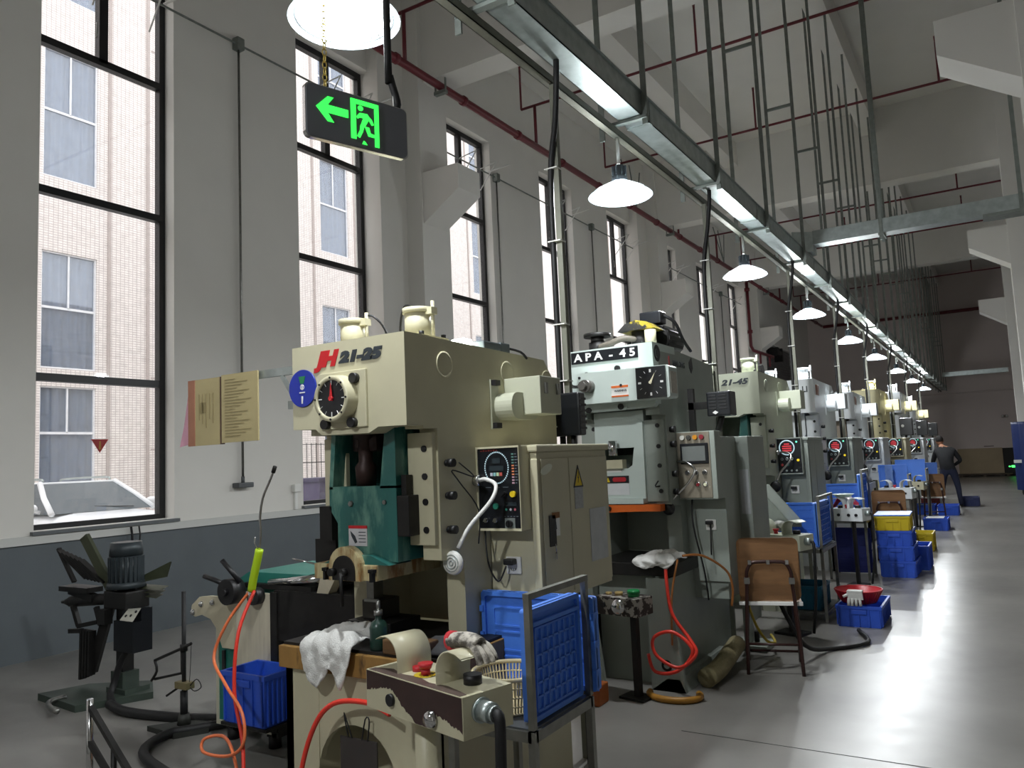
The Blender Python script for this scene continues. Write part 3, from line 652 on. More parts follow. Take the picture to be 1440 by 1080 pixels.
def control_box(par, x0, x1, y0, y1, z0, z1, m, detail=2):
    b = B().box(x0, x1, y0+.012, y1, z0, z1, .006).frame([(x0, z0), (x1, z0), (x1, z1), (x0, z1)], [(x0+.008, z0+.01), (x1-.003, z0+.01), (x1-.003, z1-.008), (x0+.008, z1-.008)], 'y', y0, y0+.02)
    o = b.build('control_box', m, par)
    W, H = x1-x0, z1-z0; yf = y0+.011
    B().box(x0+.008, x1-.003, y0+.006, y0+.012, z0+.01, z1-.008).build('panel_face', M_panel, o)
    X = lambda u: x0+u*W
    Z = lambda v: z0+v*H
    yf = y0+.006
    if detail == 2:
        cx, cz = X(.47), Z(.745); rr = .27*W
        ring = B(); nn = 44
        for k in range(nn):
            a = 2*PI*k/nn; ring.box(cx+rr*math.cos(a)-.0022, cx+rr*math.cos(a)+.0022, yf-.002, yf, cz+rr*1.12*math.sin(a)-.0028, cz+rr*1.12*math.sin(a)+.0028)
        ring.build('scale_ring', M_led_w, o)
        B().box(cx-.02, cx+.02, yf-.003, yf, cz+.018, cz+.04).box(cx-.036, cx+.036, yf-.003, yf, cz-.014, cz+.008).build('display', mat('display_glass', '2a3236', .2), o)
        for k, c in enumerate(('b8bcc8', '8fc0c0', 'c0d0a8', 'c05a50')):
            B().box(cx-.03+.0155*k, cx-.018+.0155*k, yf-.005, yf, cz-.034, cz-.02).build('key', mat('key_'+c, c, .4), o)
        for k in range(11):
            z = Z(.90-.034*k); c = ('4a6a62', 'b06a4a', '9a7a86')[0 if k < 4 else 1 if k < 8 else 2]
            B().box(X(.82), X(.87), yf-.002, yf, z-.003, z+.003).build('indicator', mat('indicator_'+c, c, .4, emit=c, es=.35), o)
        lb = B()
        for k in range(11):
            z = Z(.90-.034*k); lb.box(X(.89), X(.89+.07*(.5+.5*((k*7) % 5)/4)), yf-.001, yf, z-.0018, z+.0018)
        for k in range(3): lb.box(X(.2+.2*k), X(.32+.2*k), yf-.001, yf, Z(.51), Z(.515))
        for k in range(5): lb.box(X(.6+.07*k), X(.64+.07*k), yf-.001, yf, Z(.165), Z(.172))
        lb.build('panel_lettering', mat('panel_print', '6c747c', .5), o)
        rp_ = B()
        for k in range(7): rp_.box(X(.1+.06*k), X(.14+.06*k), yf-.001, yf, Z(.945), Z(.945+.012+.006*(k % 2)))
        rp_.build('red_print', mat('panel_red_print', '8c2a28', .5), o)
        B().cyl((X(.84), yf, Z(.43)), (X(.84), yf-.014, Z(.43)), .0125, None, 16).build('yellow_button', M_yell, o)
        B().cyl((X(.44), yf, Z(.29)), (X(.44), yf-.012, Z(.29)), .0125, None, 16).build('green_button', mat('green_button', '1d6b58', .4), o)
        B().cyl((X(.64), yf, Z(.43)), (X(.64), yf-.016, Z(.43)), .011, None, 12).bar((X(.64)-.012, yf-.018, Z(.43)-.01), (X(.64)+.012, yf-.018, Z(.43)+.01), .006, .006).build('selector_switch', M_black, o)
        B().box(X(.62), X(.9), yf-.003, yf, Z(.29), Z(.335)).build('display', mat('display_glass', '2a3236', .2), o)
        for k, c in enumerate(('3f8a78', 'b0b0b8', 'b0606a')): B().disc((X(.66+.1*k), yf-.003, Z(.25)), .0055, 'y', 10).build('lamp_lens', mat('lens_'+c, c, .3), o)
        for k in range(2):
            B().cyl((X(.2+.22*k), yf, Z(.125)), (X(.2+.22*k), yf-.014, Z(.125)), .01, None, 12).bar((X(.2+.22*k)-.01, yf-.016, Z(.115)), (X(.2+.22*k)+.012, yf-.016, Z(.135)), .004, .005).build('selector_switch', M_chrome, o)
        B().box(X(.62), X(.85), yf-.003, yf, Z(.02), Z(.15)).build('switch_plate', M_galv, o)
        B().cyl((X(.735), yf, Z(.085)), (X(.735), yf-.016, Z(.085)), .015, None, 14).bar((X(.735), yf-.018, Z(.055)), (X(.735), yf-.018, Z(.115)), .007, .008).build('rotary_switch', M_black, o)
    else:
        cx, cz = X(.42), Z(.73); rr = .3*W
        B().lathe([(rr*.9, -.002), (rr, -.004), (rr*1.06, -.002)], (cx, yf, cz), 'y', 24).build('scale_ring', M_led_w, o)
        q = B()
        for k in range(4): q.box(cx-rr*(.35 if k in (0,) else .62), cx+rr*(.35 if k in (0,) else .62), yf-.002, yf, cz+rr*(.4-.3*k), cz+rr*(.58-.3*k))
        q.build('red_readout', M_led_r, o)
        B().disc((X(.82), yf-.003, Z(.88)), .008, 'y', 12).build('green_lamp', M_led_g, o)
        B().cyl((X(.84), yf, Z(.38)), (X(.84), yf-.012, Z(.38)), .011, None, 12).build('yellow_button', M_led_y, o)
        for k in range(3): B().lathe([(.006, -.003), (.012, -.006), (.013, -.001)], (X(.2+.2*k), yf, Z(.42)), 'y', 12).build('button_ring', M_galv, o)
        for k, c in enumerate(('8a2a2a', '2a6a60')): B().cyl((X(.2+.22*k), yf, Z(.26)), (X(.2+.22*k), yf-.01, Z(.26)), .011, None, 12).build('button', mat('button_'+c, c, .4), o)
        for k in range(4): B().cyl((X(.16+.2*k), yf, Z(.1)), (X(.16+.2*k), yf-.012, Z(.1)), .009, None, 10).build('selector_switch', M_galv, o)
    return o
def socket(par, x, y, z, sc=1., plug=True):
    o = B().box(x-.036*sc, x+.036*sc, y-.01, y, z-.036*sc, z+.036*sc, .004).build('wall_socket', M_white2, par)
    B().bar((x-.012, y-.011, z-.012), (x-.006, y-.011, z-.022), .003, .002).bar((x+.012, y-.011, z-.012), (x+.006, y-.011, z-.022), .003, .002).bar((x, y-.011, z-.014), (x, y-.011, z-.024), .003, .002).build('socket_slot', M_black, o)
    if plug: B().box(x-.03, x+.018, y-.045, y-.01, z+.004, z+.03, .006).build('plug', M_black, o)
    return o
def press(name, label, loc, mb, ms, sc=1., W=.61, title=None, detail=2, near=False, rear=1.18, slide_open=True, ctrl=2, jm=None, cab=None, group=None, rz=0):
    p = thing(name, label, 'press', loc, rz, group, sc); kz = 1. if near else 1.6/(1.56*sc)
    jm = jm or mb; cab = cab or mb
    ZT, ZB = 2.01, 1.65
    # --- frame: two C-plates, head, bed
    plate = [(.19, 1.64), (.19, 1.12), (.34, 1.10), (.34, .78), (0.03, .70), (0.02, 0), (rear, 0), (rear, 1.88), (rear-.1, 1.99), (0.1, ZT-.002), (0.1, 1.64)]
    fr = B()
    for a, b in ((-W, -W+.09), (-.09, 0)): fr.prism(plate, 'x', a, b)
    fr.prism([(-W, 1.665), (-W+.13, 1.66), (-W+.165, 1.634), (-.19, 1.63), (-.14, 1.652), (0.001, ZB), (0.001, ZT), (-W, ZT)], 'y', 0, .12)
    fr.box(-W+.09, -.09, .12, rear-.15, 1.68, 1.99)
    fr.build('frame', mb, p)
    B().box(-W+.09, -.09, .62, .66, .79, 1.68).box(-W+.09, -.09, .3, .62, 1.66, 1.68).build('throat_shade_plate', mb, p)  # plate added across the throat to keep its inside dark
    # --- gibs
    for x0 in (-W+.01, -.135):
        g = B().box(x0, x0+.125, .165, .19, 1.18, 1.625, .003).build('gib_plate', mb, p)
        bb = B()
        for z in (1.24, 1.35, 1.45, 1.56): bolt(bb, x0+.085, .166, z, .0135, '-y', .006)
        bb.pieces('gib_bolt', M_black, g)
    kb = B()
    for z in (1.5, 1.37, 1.235): kb.cyl((0, .24, z), (.012, .24, z), .014, None, 10).cyl((.012, .24, z), (.04, .24, z), .017, None, 12)
    kb.pieces('adjusting_knob', M_black, p)
    # --- slide
    sl = B()
    x0, x1 = -W+.1, -.145
    yf = .10
    if slide_open:
        sl.prism([(x0, 1.41), (x0+.02, 1.41), (x0+.045, 1.66), (x0+.02, 1.66)], 'y', yf, .42).prism([(x1-.085, 1.41), (x1, 1.41), (x1, 1.66), (x1-.05, 1.66)], 'y', yf, .42)
    else: sl.box(x0, x1, yf+.05, .42, 1.41, 1.66)
    sl.prism([(x0, 1.42), (x1, 1.42), (x1, 1.12), (x0+.045, 1.12), (x0+.045, 1.27), (x0, 1.33)], 'y', yf, .44)
    cx = (x0+x1)/2-.02
    sl.prism([(cx-.16, 1.112), (cx+.19, 1.112), (cx+.09, 1.15), (cx-.06, 1.15)], 'y', .06, .2)
    so = sl.build('slide', ms, p)
    fl = B().box(x0-.045, x1-.07, .05, .46, 1.05, 1.112, .004)
    n = 12; arch = [(cx-.02+.085*math.cos(PI*i/n), 1.10+.085*math.sin(PI*i/n)) for i in range(n+1)]
    fl.prism([(cx-.105, 1.05), (cx+.065, 1.05)]+arch, 'y', .03, .07)
    fl.build('slide_foot', M_foot if near else ms, so)
    if near:
        B().prism([(cx-.02+.06*math.cos(PI*i/n), 1.09+.06*math.sin(PI*i/n)) for i in range(n+1)]+[(cx-.08, 1.052), (cx+.04, 1.052)], 'y', .024, .031).build('shank_clamp', M_dark, so)
        b2 = B()
        for q in (-.05, .01): b2.cyl((cx+q-.02, .024, 1.085), (cx+q-.02, .0, 1.085), .016, None, 10)
        b2.tube([(cx-.01, .0, 1.085), (cx+.0, -.01, 1.06), (cx+.015, -.02, .96)], .007, 6)
        for q in (-.13, .12): b2.box(cx+q-.006, cx+q+.006, .028, .05, 1.05, 1.09).box(cx+q-.013, cx+q+.013, .028, .05, 1.085, 1.098)
        b2.pieces('clamp_bolt', M_dark, so)
        B().box(cx-.055, cx+.045, yf-.003, yf, 1.18, 1.25).build('warning_plate', mat('warning_plate_print', 'c7c6c8', .4, 0, .05, 60), so)
        B().box(cx-.055, cx+.045, yf-.004, yf-.0005, 1.25, 1.262).build('warning_header', M_redink, so)
        wp = B().prism([(cx-.045, 1.24), (cx-.02, 1.22), (cx-.008, 1.195), (cx-.02, 1.19), (cx-.04, 1.22)], 'y', yf-.004, yf-.003)
        for k in range(4): wp.box(cx+.0, cx+.038, yf-.004, yf-.003, 1.195+.013*k, 1.198+.013*k)
        wp.build('warning_print', M_ink, so)
        B().cyl((cx-.04, yf, 1.35), (cx-.04, yf-.01, 1.35), .014, .01, 6).cyl((x1-.06, yf, 1.355), (x1-.06, yf-.008, 1.355), .009, None, 8).pieces('slide_fitting', M_steel, so)
        B().lathe([(.001, .0), (.04, .0), (.045, .08), (.03, .1), (.03, .19), (.05, .2), (.05, .25)], (cx, .15, 1.42), 'z', 16).build('connecting_screw', mat('dark_red_rod', '2e1c18', .5, .4, .2, 20), p)
        B().box(cx-.07, cx+.07, .14, .2, 1.56, 1.64, .02).build('rod_cap', mat('dark_red_cast', '2c1a17', .5, .2, .2, 20), p)
        B().box(x0-.13, x0-.01, .14, .3, 1.1, 1.2).cyl((x0-.11, .2, 1.02), (x0-.11, .2, 1.34), .009, None, 8).box(x0-.06, x0+.01, .1, .2, 1.2, 1.34).build('slide_sensor', M_dark, p)
        B().box(x1+.0, x1+.06, .1, .2, 1.22, 1.38, .005).box(x1+.01, x1+.035, .12, .16, 1.38, 1.46).build('slide_stop', M_dark, p)
        B().tube([(x0-.03, .07, 1.1), (x0-.08, .03, 1.12), (x0-.14, .02, 1.13)], .004, 6, 3).build('air_nozzle', M_chrome, p)
    # --- bolster and bed
    B().box(-W-.11, .11, 0, .6, .69, .778, .004).build('bolster', M_rust if near else mb, p)
    B().box(-W-.10, .10, .02, .58, .778, .79).build('bolster_top', M_dark, p)
    zz = .69; n = 14; cx2 = -W/2-.02
    arch = [(cx2+.22, 0), (cx2+.21, .2)]+[(cx2+.2*math.cos(PI*i/n), .30+.2*math.sin(PI*i/n)) for i in range(n+1)]+[(cx2-.21, .2), (cx2-.22, 0)]
    bed = B().prism([(-W-.10, 0)]+[(-W-.1, zz), (.08, zz), (.08, 0)]+arch, 'y', .03, .06)
    bed.box(-W-.10, -W-.06, .03, .9, 0, zz).box(.04, .08, .03, .42, 0, zz)
    bed.build('pedestal', mb, p)
    B().box(cx2-.3, cx2+.3, .3, .32, 0, zz).build('pedestal_back', mb, p)
    # --- top cylinders, dial
    if ctrl:
        cyl_top(p, -W+.09, .28, ZT, mb); cyl_top(p, -.15, .28, ZT, mb)
    if near:
        B().box(-W+.17, -W+.42, -.012, 0, 1.655, 1.885, .004).build('dial_plate', mb, p)
        k = B()
        for q, z in ((-W+.21, 1.675), (-W+.355, 1.675), (-W+.37, 1.85)): k.cyl((q, -.012, z), (q, -.035, z), .02, None, 14)
        k.pieces('plate_knob', M_black, p)
        dial(p, -.325, -.012, 1.773, .092, 12, .0)
    # --- side holes with pins
    for y, z in ((.25, 1.9), (.73, 1.9), (1.1, 1.885)):
        o = B().lathe([(.052, 0), (.055, .002), (.045, .002), (.042, -.02)], (0.001, y, z), 'x', 24).build('pin_bore', mb, p)
        B().disc((.0025, y, z), .043, 'x', 20).build('pin_end', mb, o)
        if near: B().disc((.004, y+.014, z), .034, 'x', 20).build('pin', mb, o)
    # --- junction box on the side
    jb = B().box(0, .008, .58, .64, 1.64, 1.86).prism(rrect(.6, .84, 1.68, 1.8, .055, 5), 'x', .008, .1)
    jo = jb.build('junction_bracket', jm, p)
    B().box(.0, .19, .62+.08, .62+.27, 1.70, 1.87, .004).build('junction_box', jm, jo)
    if near:
        lt = B()
        for y in (.745, .855): lt.box(.19, .2, y-.01, y+.01, 1.79, 1.84)
        lt.pieces('latch', M_steel, jo)
        k = B()
        for z in (1.655, 1.845): k.box(.008, .03, .585, .625, z-.012, z+.012)
        k.pieces('bracket_bolt', M_black, jo)
    # --- control panel + electrical cabinet on the side
    if ctrl: control_box(p, .0, .215, .45, .56, 1.21*kz, 1.56*kz, cab, 2 if near else 1)
    co = B().box(.005, .25, .535, rear+.03, .9*kz, 1.53*kz, .004).build('electrical_cabinet', cab, p)
    B().box(.0, .262, .52, rear+.045, 1.53*kz, 1.56*kz, .008).build('cabinet_lid', cab, co)
    for y_, w_ in ((.56, .8), (.807, rear+.02)): B().box(.25, .258, y_, w_, .92*kz, 1.5*kz, .003).build('cabinet_door', cab, co)
    B().box(.22, .255, .528, .54, .91*kz, 1.5*kz, .004).build('door_edge', cab, co)
    socket(co, .12, .535, 1.06*kz)
    if near:
        X = .2585
        hz = B().prism([(.845, 1.37), (.925, 1.37), (.885, 1.455)], 'x', X, X+.002).build('voltage_triangle', M_yell, co)
        B().frame([(.838, 1.365), (.932, 1.365), (.885, 1.465)], [(.848, 1.372), (.922, 1.372), (.885, 1.45)], 'x', X, X+.003).prism([(.882, 1.385), (.89, 1.41), (.886, 1.412), (.89, 1.435), (.88, 1.408), (.885, 1.405)], 'x', X+.002, X+.0035).build('triangle_mark', M_ink, hz)
        B().box(X, X+.002, .845, .925, 1.27, 1.365).build('rating_plate', mat('rating_plate_print', 'a3a5a6', .35, .3, .12, 70), co)
        hd = B().box(X, X+.004, .60, .655, 1.13, 1.26).build('door_lock', M_black, co)
        B().box(X, X+.003, .625, .69, 1.17, 1.27).build('lock_label', M_white2, co)
        B().box(X+.002, X+.004, .625, .69, 1.245, 1.27).build('lock_label_header', mat('label_brown', '8a5a2a', .5), co)
        B().prism([(.635, 1.19), (.66, 1.2), (.655, 1.23), (.645, 1.235), (.64, 1.215)], 'x', X+.003, X+.0045).build('lock_label_figure', M_ink, co)
        B().tube([(X+.01, .63, 1.14), (X+.012, .635, 1.1)], .003, 5).box(X+.008, X+.011, .628, .642, 1.075, 1.105).build('key', M_chrome, co)
        B().box(X, X+.002, .985, 1.16, 1.02, 1.26).build('document_sleeve', M_clear, co)
        B().prism([(.6+.05*math.cos(a), 1.455+.02*math.sin(a)+.012*math.cos(a)) for a in [2*PI*i/12 for i in range(12)]], 'x', X, X+.001).build('paint_smear', mat('smear_white', 'dfe2d0', .6), co)
    # gooseneck work light
    gl = B().tube([(x, y, z*kz) for x, y, z in ((.02, .44, 1.42), (.07, .42, 1.425), (.13, .40, 1.40), (.13, .36, 1.34), (.06, .3, 1.24), (.03, .26, 1.16))], .0085, 8, 5).build('gooseneck', M_white2 if near else M_chrome, p)
    B().cyl((0.0, .44, 1.42*kz), (.03, .44, 1.42*kz), .024, None, 14).build('gooseneck_base', M_chrome, gl)
    hd = B().lathe([(.001, .015), (.04, .012), (.048, 0), (.042, -.014), (.02, -.016), (.001, -.016)], (0, 0, 0), 'y', 20)
    hd.xf(Matrix.Translation((.02, .24, 1.105*kz)) ).build('lamp_head', M_white2 if near else M_black, gl)
    return p
J = press('power_press', 'cream power press with worn teal slide and round dial, lettered JH21-25', (-1.9, 2.30, 0), M_cream, M_teal, near=True, jm=mat('grey_cream_box', 'b2b4a0', .42, 0, .04, 5))
text('model_lettering', 'JH', .082, M_redink, J, (-.41, -.002, 1.942), '-y', .3, .006, width=.145)
text('model_lettering', '21-25', .058, M_ink, J, (-.225, -.002, 1.94), '-y', .22, .0045, width=.235)
rg = B().lathe([(.006, 0), (.009, -.003), (.012, 0)], (.02, .2235, 1.105), 'y', 20).lathe([(.018, 0), (.021, -.003), (.024, 0)], (.02, .2235, 1.105), 'y', 20).lathe([(.029, .001), (.032, -.001), (.035, .001)], (.02, .2245, 1.105), 'y', 20).build('lamp_rings', M_galv, J)
B().tube([(.02, .3, 1.5), (.05, .36, 1.44), (.03, .24, 1.47), (.02, .3, 1.42), (.04, .4, 1.3), (.02, .42, 1.16)], .003, 5, 5).tube([(.0, .5, 1.24), (.03, .47, 1.08), (.07, .48, 1.0), (.1, .5, 1.06)], .004, 5, 6).build('loose_cable', M_black, J)
# LED flood on top, with its flex
fl = B().box(-.14, -.02, .58, .72, 2.0, 2.04, .006).box(-.13, -.02, .72, .8, 2.0, 2.045, .006).build('flood_body', mat('flood_grey', '6a7478', .5, .4), J)
B().box(-.15, -.07, .5, .57, 2.01, 2.05, .015).build('flood_glass', emat('flood_glow', 'fbfff4', 8), fl)
B().tube([(-.05, .8, 2.03), (0, .86, 2.01), (.01, .9, 1.98)], .006, 6, 3).tube([(-.5, .28, 2.155), (-.42, .29, 2.165), (-.37, .32, 2.1), (-.36, .34, 2.0)], .005, 6, 5).tube([(-.17, .28, 2.165), (-.24, .3, 2.18), (-.29, .33, 2.1), (-.3, .35, 2.0)], .006, 6, 5).build('air_line', M_black, J)
bd = B().cyl((-.545, -.001, 1.835), (-.545, -.008, 1.835), .078, None, 36).build('number_badge', mat('badge_blue', '1a2f9c', .35), J)
B().prism([(-.565, 1.885), (-.525, 1.885), (-.535, 1.855), (-.555, 1.855)], 'y', -.0095, -.008).build('badge_sector', mat('badge_green', '1f7a4a', .4), bd)
text('badge_number', '1', .04, M_wink, bd, (-.545, -.009, 1.785), '-y', 0, .002)
B().lathe([(.008, -.0085), (.0105, -.0095), (.012, -.0085)], (-.545, 0, 1.84), 'y', 20).box(-.548, -.542, -.0095, -.008, 1.833, 1.848).box(-.561, -.529, -.0095, -.008, 1.815, 1.82).build('badge_emblem', M_wink, bd)
# black air-treatment block behind the cabinet
ab = thing('air_filter_unit', 'black ribbed filter unit with white diamond beside the first press cabinet', 'filter', (-1.84, 3.60, 0))
B().box(-.16, .03, -.04, .03, 1.61, 1.83, .01).build('body', M_panel, ab)
rb = B()
for k in range(6): rb.box(.03, .036, -.035, .025, 1.64+.03*k, 1.652+.03*k)
rb.pieces('rib', M_black, ab)
B().prism([(-.14, 1.66), (-.12, 1.645), (-.1, 1.66), (-.12, 1.675)], 'y', -.044, -.04).build('diamond_mark', M_white2, ab)
B().cyl((-.03, -.005, 0), (-.03, -.005, 1.61), .014, None, 8).build('stem', M_dark, ab)
for o_ in [ab]: o_.location.y = 3.57; o_.location.x = -1.82

# ------------------------------------------------------------------ grey APA press
A = thing('geared_press', 'grey geared press with square clock dial and black APA-45 nameplate', 'press', (-1.9, 4.87, 0))
def apa(p):
    W = .64; g = M_grey; pl = M_pale
    plate = [(.16, 1.74), (.16, .78), (.10, .70), (-.06, 0), (1.25, 0), (1.25, 2.2), (.05, 2.24), (.05, 1.8)]
    f = B()
    for a, b in ((-W, -W+.1), (-.1, 0)): f.prism([(.15, 1.76), (.15, 1.16), (.33, 1.14), (.33, .78), (.1, .7), (-.02, 0), (1.25, 0), (1.25, 2.18), (.05, 2.24), (.05, 1.76)], 'x', a, b)
    f.box(-W+.1, -.1, .2, 1.1, 1.8, 2.2)
    f.build('frame', g, p)
    B().prism([(-W, 1.8), (-.02, 1.81), (0.001, 1.83), (0.001, 2.24), (-W, 2.235)], 'y', -.02, .08).box(-W, 0.001, .08, .4, 2.19, 2.241).build('head_cover', pl, p)
    npl = B().box(-.60, -.10, -.026, -.02, 2.145, 2.225).build('nameplate', M_panel, p)
    text('nameplate_lettering', 'A P A  -  4 5', .075, M_wink, npl, (-.35, -.027, 2.183), '-y', 0, .002, width=.46)
    gb = B().prism(rrect(-.50, .16, 1.85, 2.06, .02), 'y', -.17, -.02).build('gear_cover', M_pale, p)
    k = B()
    for x, z in ((-.47, 2.03), (-.47, 1.875), (-.17, 1.955), (-.46, 1.99)): k.cyl((x, -.17, z), (x, -.178, z), .009, None, 8)
    k.pieces('cover_screw', M_black, gb)
    dial(gb, .04, -.17, 1.955, .1, 12, .5, mat('ivory_needle', 'e6dfc0', .4), True)
    lb = B().box(-.24, -.12, -.173, -.17, 1.88, 1.955).build('warning_label', M_white2, gb)
    B().box(-.24, -.12, -.175, -.173, 1.94, 1.955).box(-.24, -.12, -.175, -.173, 1.88, 1.89).build('label_band', M_orange, lb)
    text('label_lettering', 'WARNING', .018, M_ink, lb, (-.175, -.174, 1.92), '-y', 0, .0005)
    B().cyl((-.4, -.17, 1.965), (-.4, -.25, 1.965), .042, None, 20).cyl((-.4, -.25, 1.965), (-.4, -.28, 1.965), .022, None, 12).cyl((-.4, -.28, 1.965), (-.4, -.29, 1.965), .03, None, 6).build('drive_shaft', mat('shaft_grey', '6d6a66', .4, .6, .1, 20), gb)
    B().box(.16, .163, -.15, -.04, 1.88, 2.02).build('side_label', mat('side_label_print', 'b8b4a8', .5, 0, .15, 50), gb)
    rl = B().prism(rrect(-.5, -.2, 2.05, 2.1, .02), 'y', -.028, -.02).prism(rrect(-.5, -.2, 1.80, 1.86, .02), 'y', -.03, -.02).pieces('cover_rib', pl, p)
    k = B()
    for x, z in ((-.48, 2.06), (-.25, 2.085), (-.48, 1.815), (-.24, 1.825)): k.cyl((x, -.02, z), (x, -.045, z), .02, None, 12)
    k.pieces('cover_knob', M_black, p)
    # side marks
    o = B().lathe([(.03, .001), (.052, .004), (.058, .001)], (0, .06, 2.17), 'x', 24).build('side_eye', M_dark, p); B().disc((.003, .06, 2.17), .03, 'x', 16).build('eye_disc', M_black, o)  # plain black disc inside the ring
    text('maker_initial', 'J', .10, M_redink, p, (.002, .28, 2.13), '+x', 0, .002)
    text('maker_lettering', 'IANLONG', .055, M_ink, p, (.002, .47, 2.125), '+x', 0, .001)
    B().prism([(.69, 2.16), (.75, 2.2), (.77, 2.12), (.73, 2.08), (.69, 2.12)], 'x', .0, .003).build('side_mark', M_panel, p)
    # top: motor, pump, hose
    mo = B().cyl((-.16, .45, 2.33), (-.16, .8, 2.33), .1, None, 20).build('motor', M_dark, p)
    fn = B()
    for k in range(14): a = 2*PI*k/14; fn.bar((-.16+.1*math.cos(a), .48, 2.33+.1*math.sin(a)), (-.16+.1*math.cos(a), .78, 2.33+.1*math.sin(a)), .008, .03)
    fn.build('cooling_fin', M_dark, mo)
    B().box(-.24, -.08, .38, .5, 2.43, 2.52, .01).build('terminal_box', M_panel, mo)
    B().prism([(-.34, 2.37), (-.06, 2.37), (-.12, 2.42), (-.2, 2.44), (-.28, 2.42)], 'y', .2, .42).build('motor_guard', mat('yellow_black_guard', '9a8a20', .5, 0, .1, 8, c2='1b1b1a', thr=.5, soft=.03, wscale=6), p)
    B().cyl((-.2, .3, 2.24), (-.2, .3, 2.37), .07, None, 18).build('valve_body', M_dark, p)
    B().cyl((-.1, .22, 2.24), (-.1, .22, 2.36), .04, None, 12).build('valve_cap', M_cream, p)
    B().cyl((-.52, .25, 2.24), (-.52, .25, 2.32), .065, None, 18).cyl((-.52, .25, 2.36), (-.52, .25, 2.385), .1, None, 18).cyl((-.52, .25, 2.32), (-.52, .25, 2.36), .05, None, 14).build('air_valve', M_dark, p)
    B().tube([(-.48, .2, 2.28), (-.4, .18, 2.29), (-.3, .2, 2.32), (-.22, .25, 2.31)], .022, 10, 5).build('oil_hose', mat('hose_grey', '5b554c', .6), p)
    B().tube([(-.1, .45, 2.5), (-.02, .5, 2.44), (.0, .6, 2.32), (.0, .75, 2.25)], .012, 8, 4).build('motor_cable', M_black, p)
    B().tube([(-.62, -.02, 2.02), (-.52, -.17, 1.98), (-.44, -.24, 1.97)], .006, 6, 3).tube([(-.62, -.02, 1.99), (-.5, -.2, 1.965), (-.44, -.24, 1.96)], .005, 6, 3).build('encoder_cable', M_blk2, p)
    bdg = B().cyl((-.59, -.021, 1.87), (-.59, -.027, 1.87), .075, None, 28).build('number_badge', MATS['badge_blue'], p)
    B().box(-.61, -.57, -.029, -.027, 1.9, 1.93).build('badge_mark', M_yell, bdg)
    # slide
    s_ = B().box(-.52, -.15, .12, .42, 1.55, 1.8).prism([(-.6, 1.2), (-.155, 1.2), (-.15, 1.72), (-.19, 1.74), (-.24, 1.43), (-.27, 1.41), (-.6, 1.41)], 'y', .1, .44)
    so = s_.build('slide', pl, p)
    B().box(-.62, -.155, .05, .46, 1.17, 1.205, .004).build('slide_foot', pl, so)
    B().box(-.46, -.27, .096, .1, 1.31, 1.36).build('danger_header', M_panel, so)
    B().prism([(-.44, 1.318), (-.41, 1.318), (-.425, 1.35)], 'y', .093, .096).build('danger_triangle', M_yell, so)
    B().prism(rrect(-.39, -.29, 1.32, 1.35, .014), 'y', .093, .096).build('danger_word', M_red, so)
    B().box(-.46, -.27, .097, .1, 1.23, 1.308).build('danger_text', M_paper, so)
    B().box(-.5, -.32, .097, .1, 1.385, 1.405).build('slide_plate', M_white2, so)
    B().box(-.48, -.3, .07, .14, 1.41, 1.47).build('counter_box', M_cream, so)
    B().tube([(-.55, -.04, 1.545), (-.44, .0, 1.56), (-.36, .06, 1.575)], .009, 8).cyl((-.36, .06, 1.5), (-.36, .06, 1.6), .03, None, 14).build('wrench', M_chrome, p)
    B().tube([(-.7, -.1, 1.535), (-.55, -.04, 1.545)], .014, 8).build('wrench_grip', M_red, p)
    B().prism([(-.62, 1.105), (-.2, 1.12), (-.04, 1.12), (-.04, 1.165), (-.62, 1.165)], 'y', .06, .14).build('orange_guard', M_orange, p)
    k = B()
    for x in (-.49, -.45, -.41): k.cyl((x, .06, 1.14), (x, .035, 1.14), .016, None, 10)
    k.pieces('guard_knob', M_black, p)
    for x0 in (-W+.01, -.155):
        gg = B().box(x0, x0+.145, .13, .15, 1.18, 1.73, .003).build('gib_plate', g, p)
        bb = B()
        for z in (1.25, 1.42, 1.55, 1.69): bolt(bb, x0+.1, .131, z, .015, '-y', .008)
        bb.pieces('gib_bolt', M_black, gg)
    kb = B()
    for z in (1.66, 1.56, 1.36, 1.24): kb.cyl((0, .22, z), (.035, .22, z), .02, .024, 12)
    kb.pieces('adjusting_knob', M_black, p)
    B().box(-W+.1, -.1, .64, .68, .79, 1.8).build('throat_shade_plate', g, p)  # added here too, so the throat stays dark
    B().box(-W+.1, -.1, .45, .62, 1.1, 1.5).build('throat_filler', g, p)  # made-up filler block that darkens the throat
    # bed
    B().box(-W-.06, .06, -.02, .62, .71, .79, .004).build('bolster', M_dark, p)
    lg = B()
    for x0 in (-W-.05, -.13):
        lg.prism([(x0, .0), (x0+.23, .0), (x0+.15, .7), (x0, .7)], 'y', -.05, -.02)
        lg.prism([(-.05, 0), (1.2, 0), (1.2, .4), (.62, .7), (-.02, .7)], 'x', x0+.13, x0+.15)
    lg.prism([(-.13, .0), (.1, .0), (.06, .08), (-.02, .08)], 'y', -.05, .9)
    lg.build('leg_plate', g, p)
    B().box(-W+.02, -.14, .1, .14, .0, .7).build('bed_shade_plate', g, p)  # plate added between the legs to shade the gap under the bed
    B().lathe([(.02, -.001), (.03, -.003), (.036, -.001)], (-.02, -.05, .16), 'y', 18).build('leg_hole', M_dark, p)
    # control panel
    c = B().box(0, .27, .32, .45, 1.18, 1.64, .006).build('control_box', g, p)
    B().box(.005, .235, .313, .32, 1.19, 1.635, .002).build('panel_face', mat('bronze_panel', '8d8678', .35, .3, .08, 10), c)
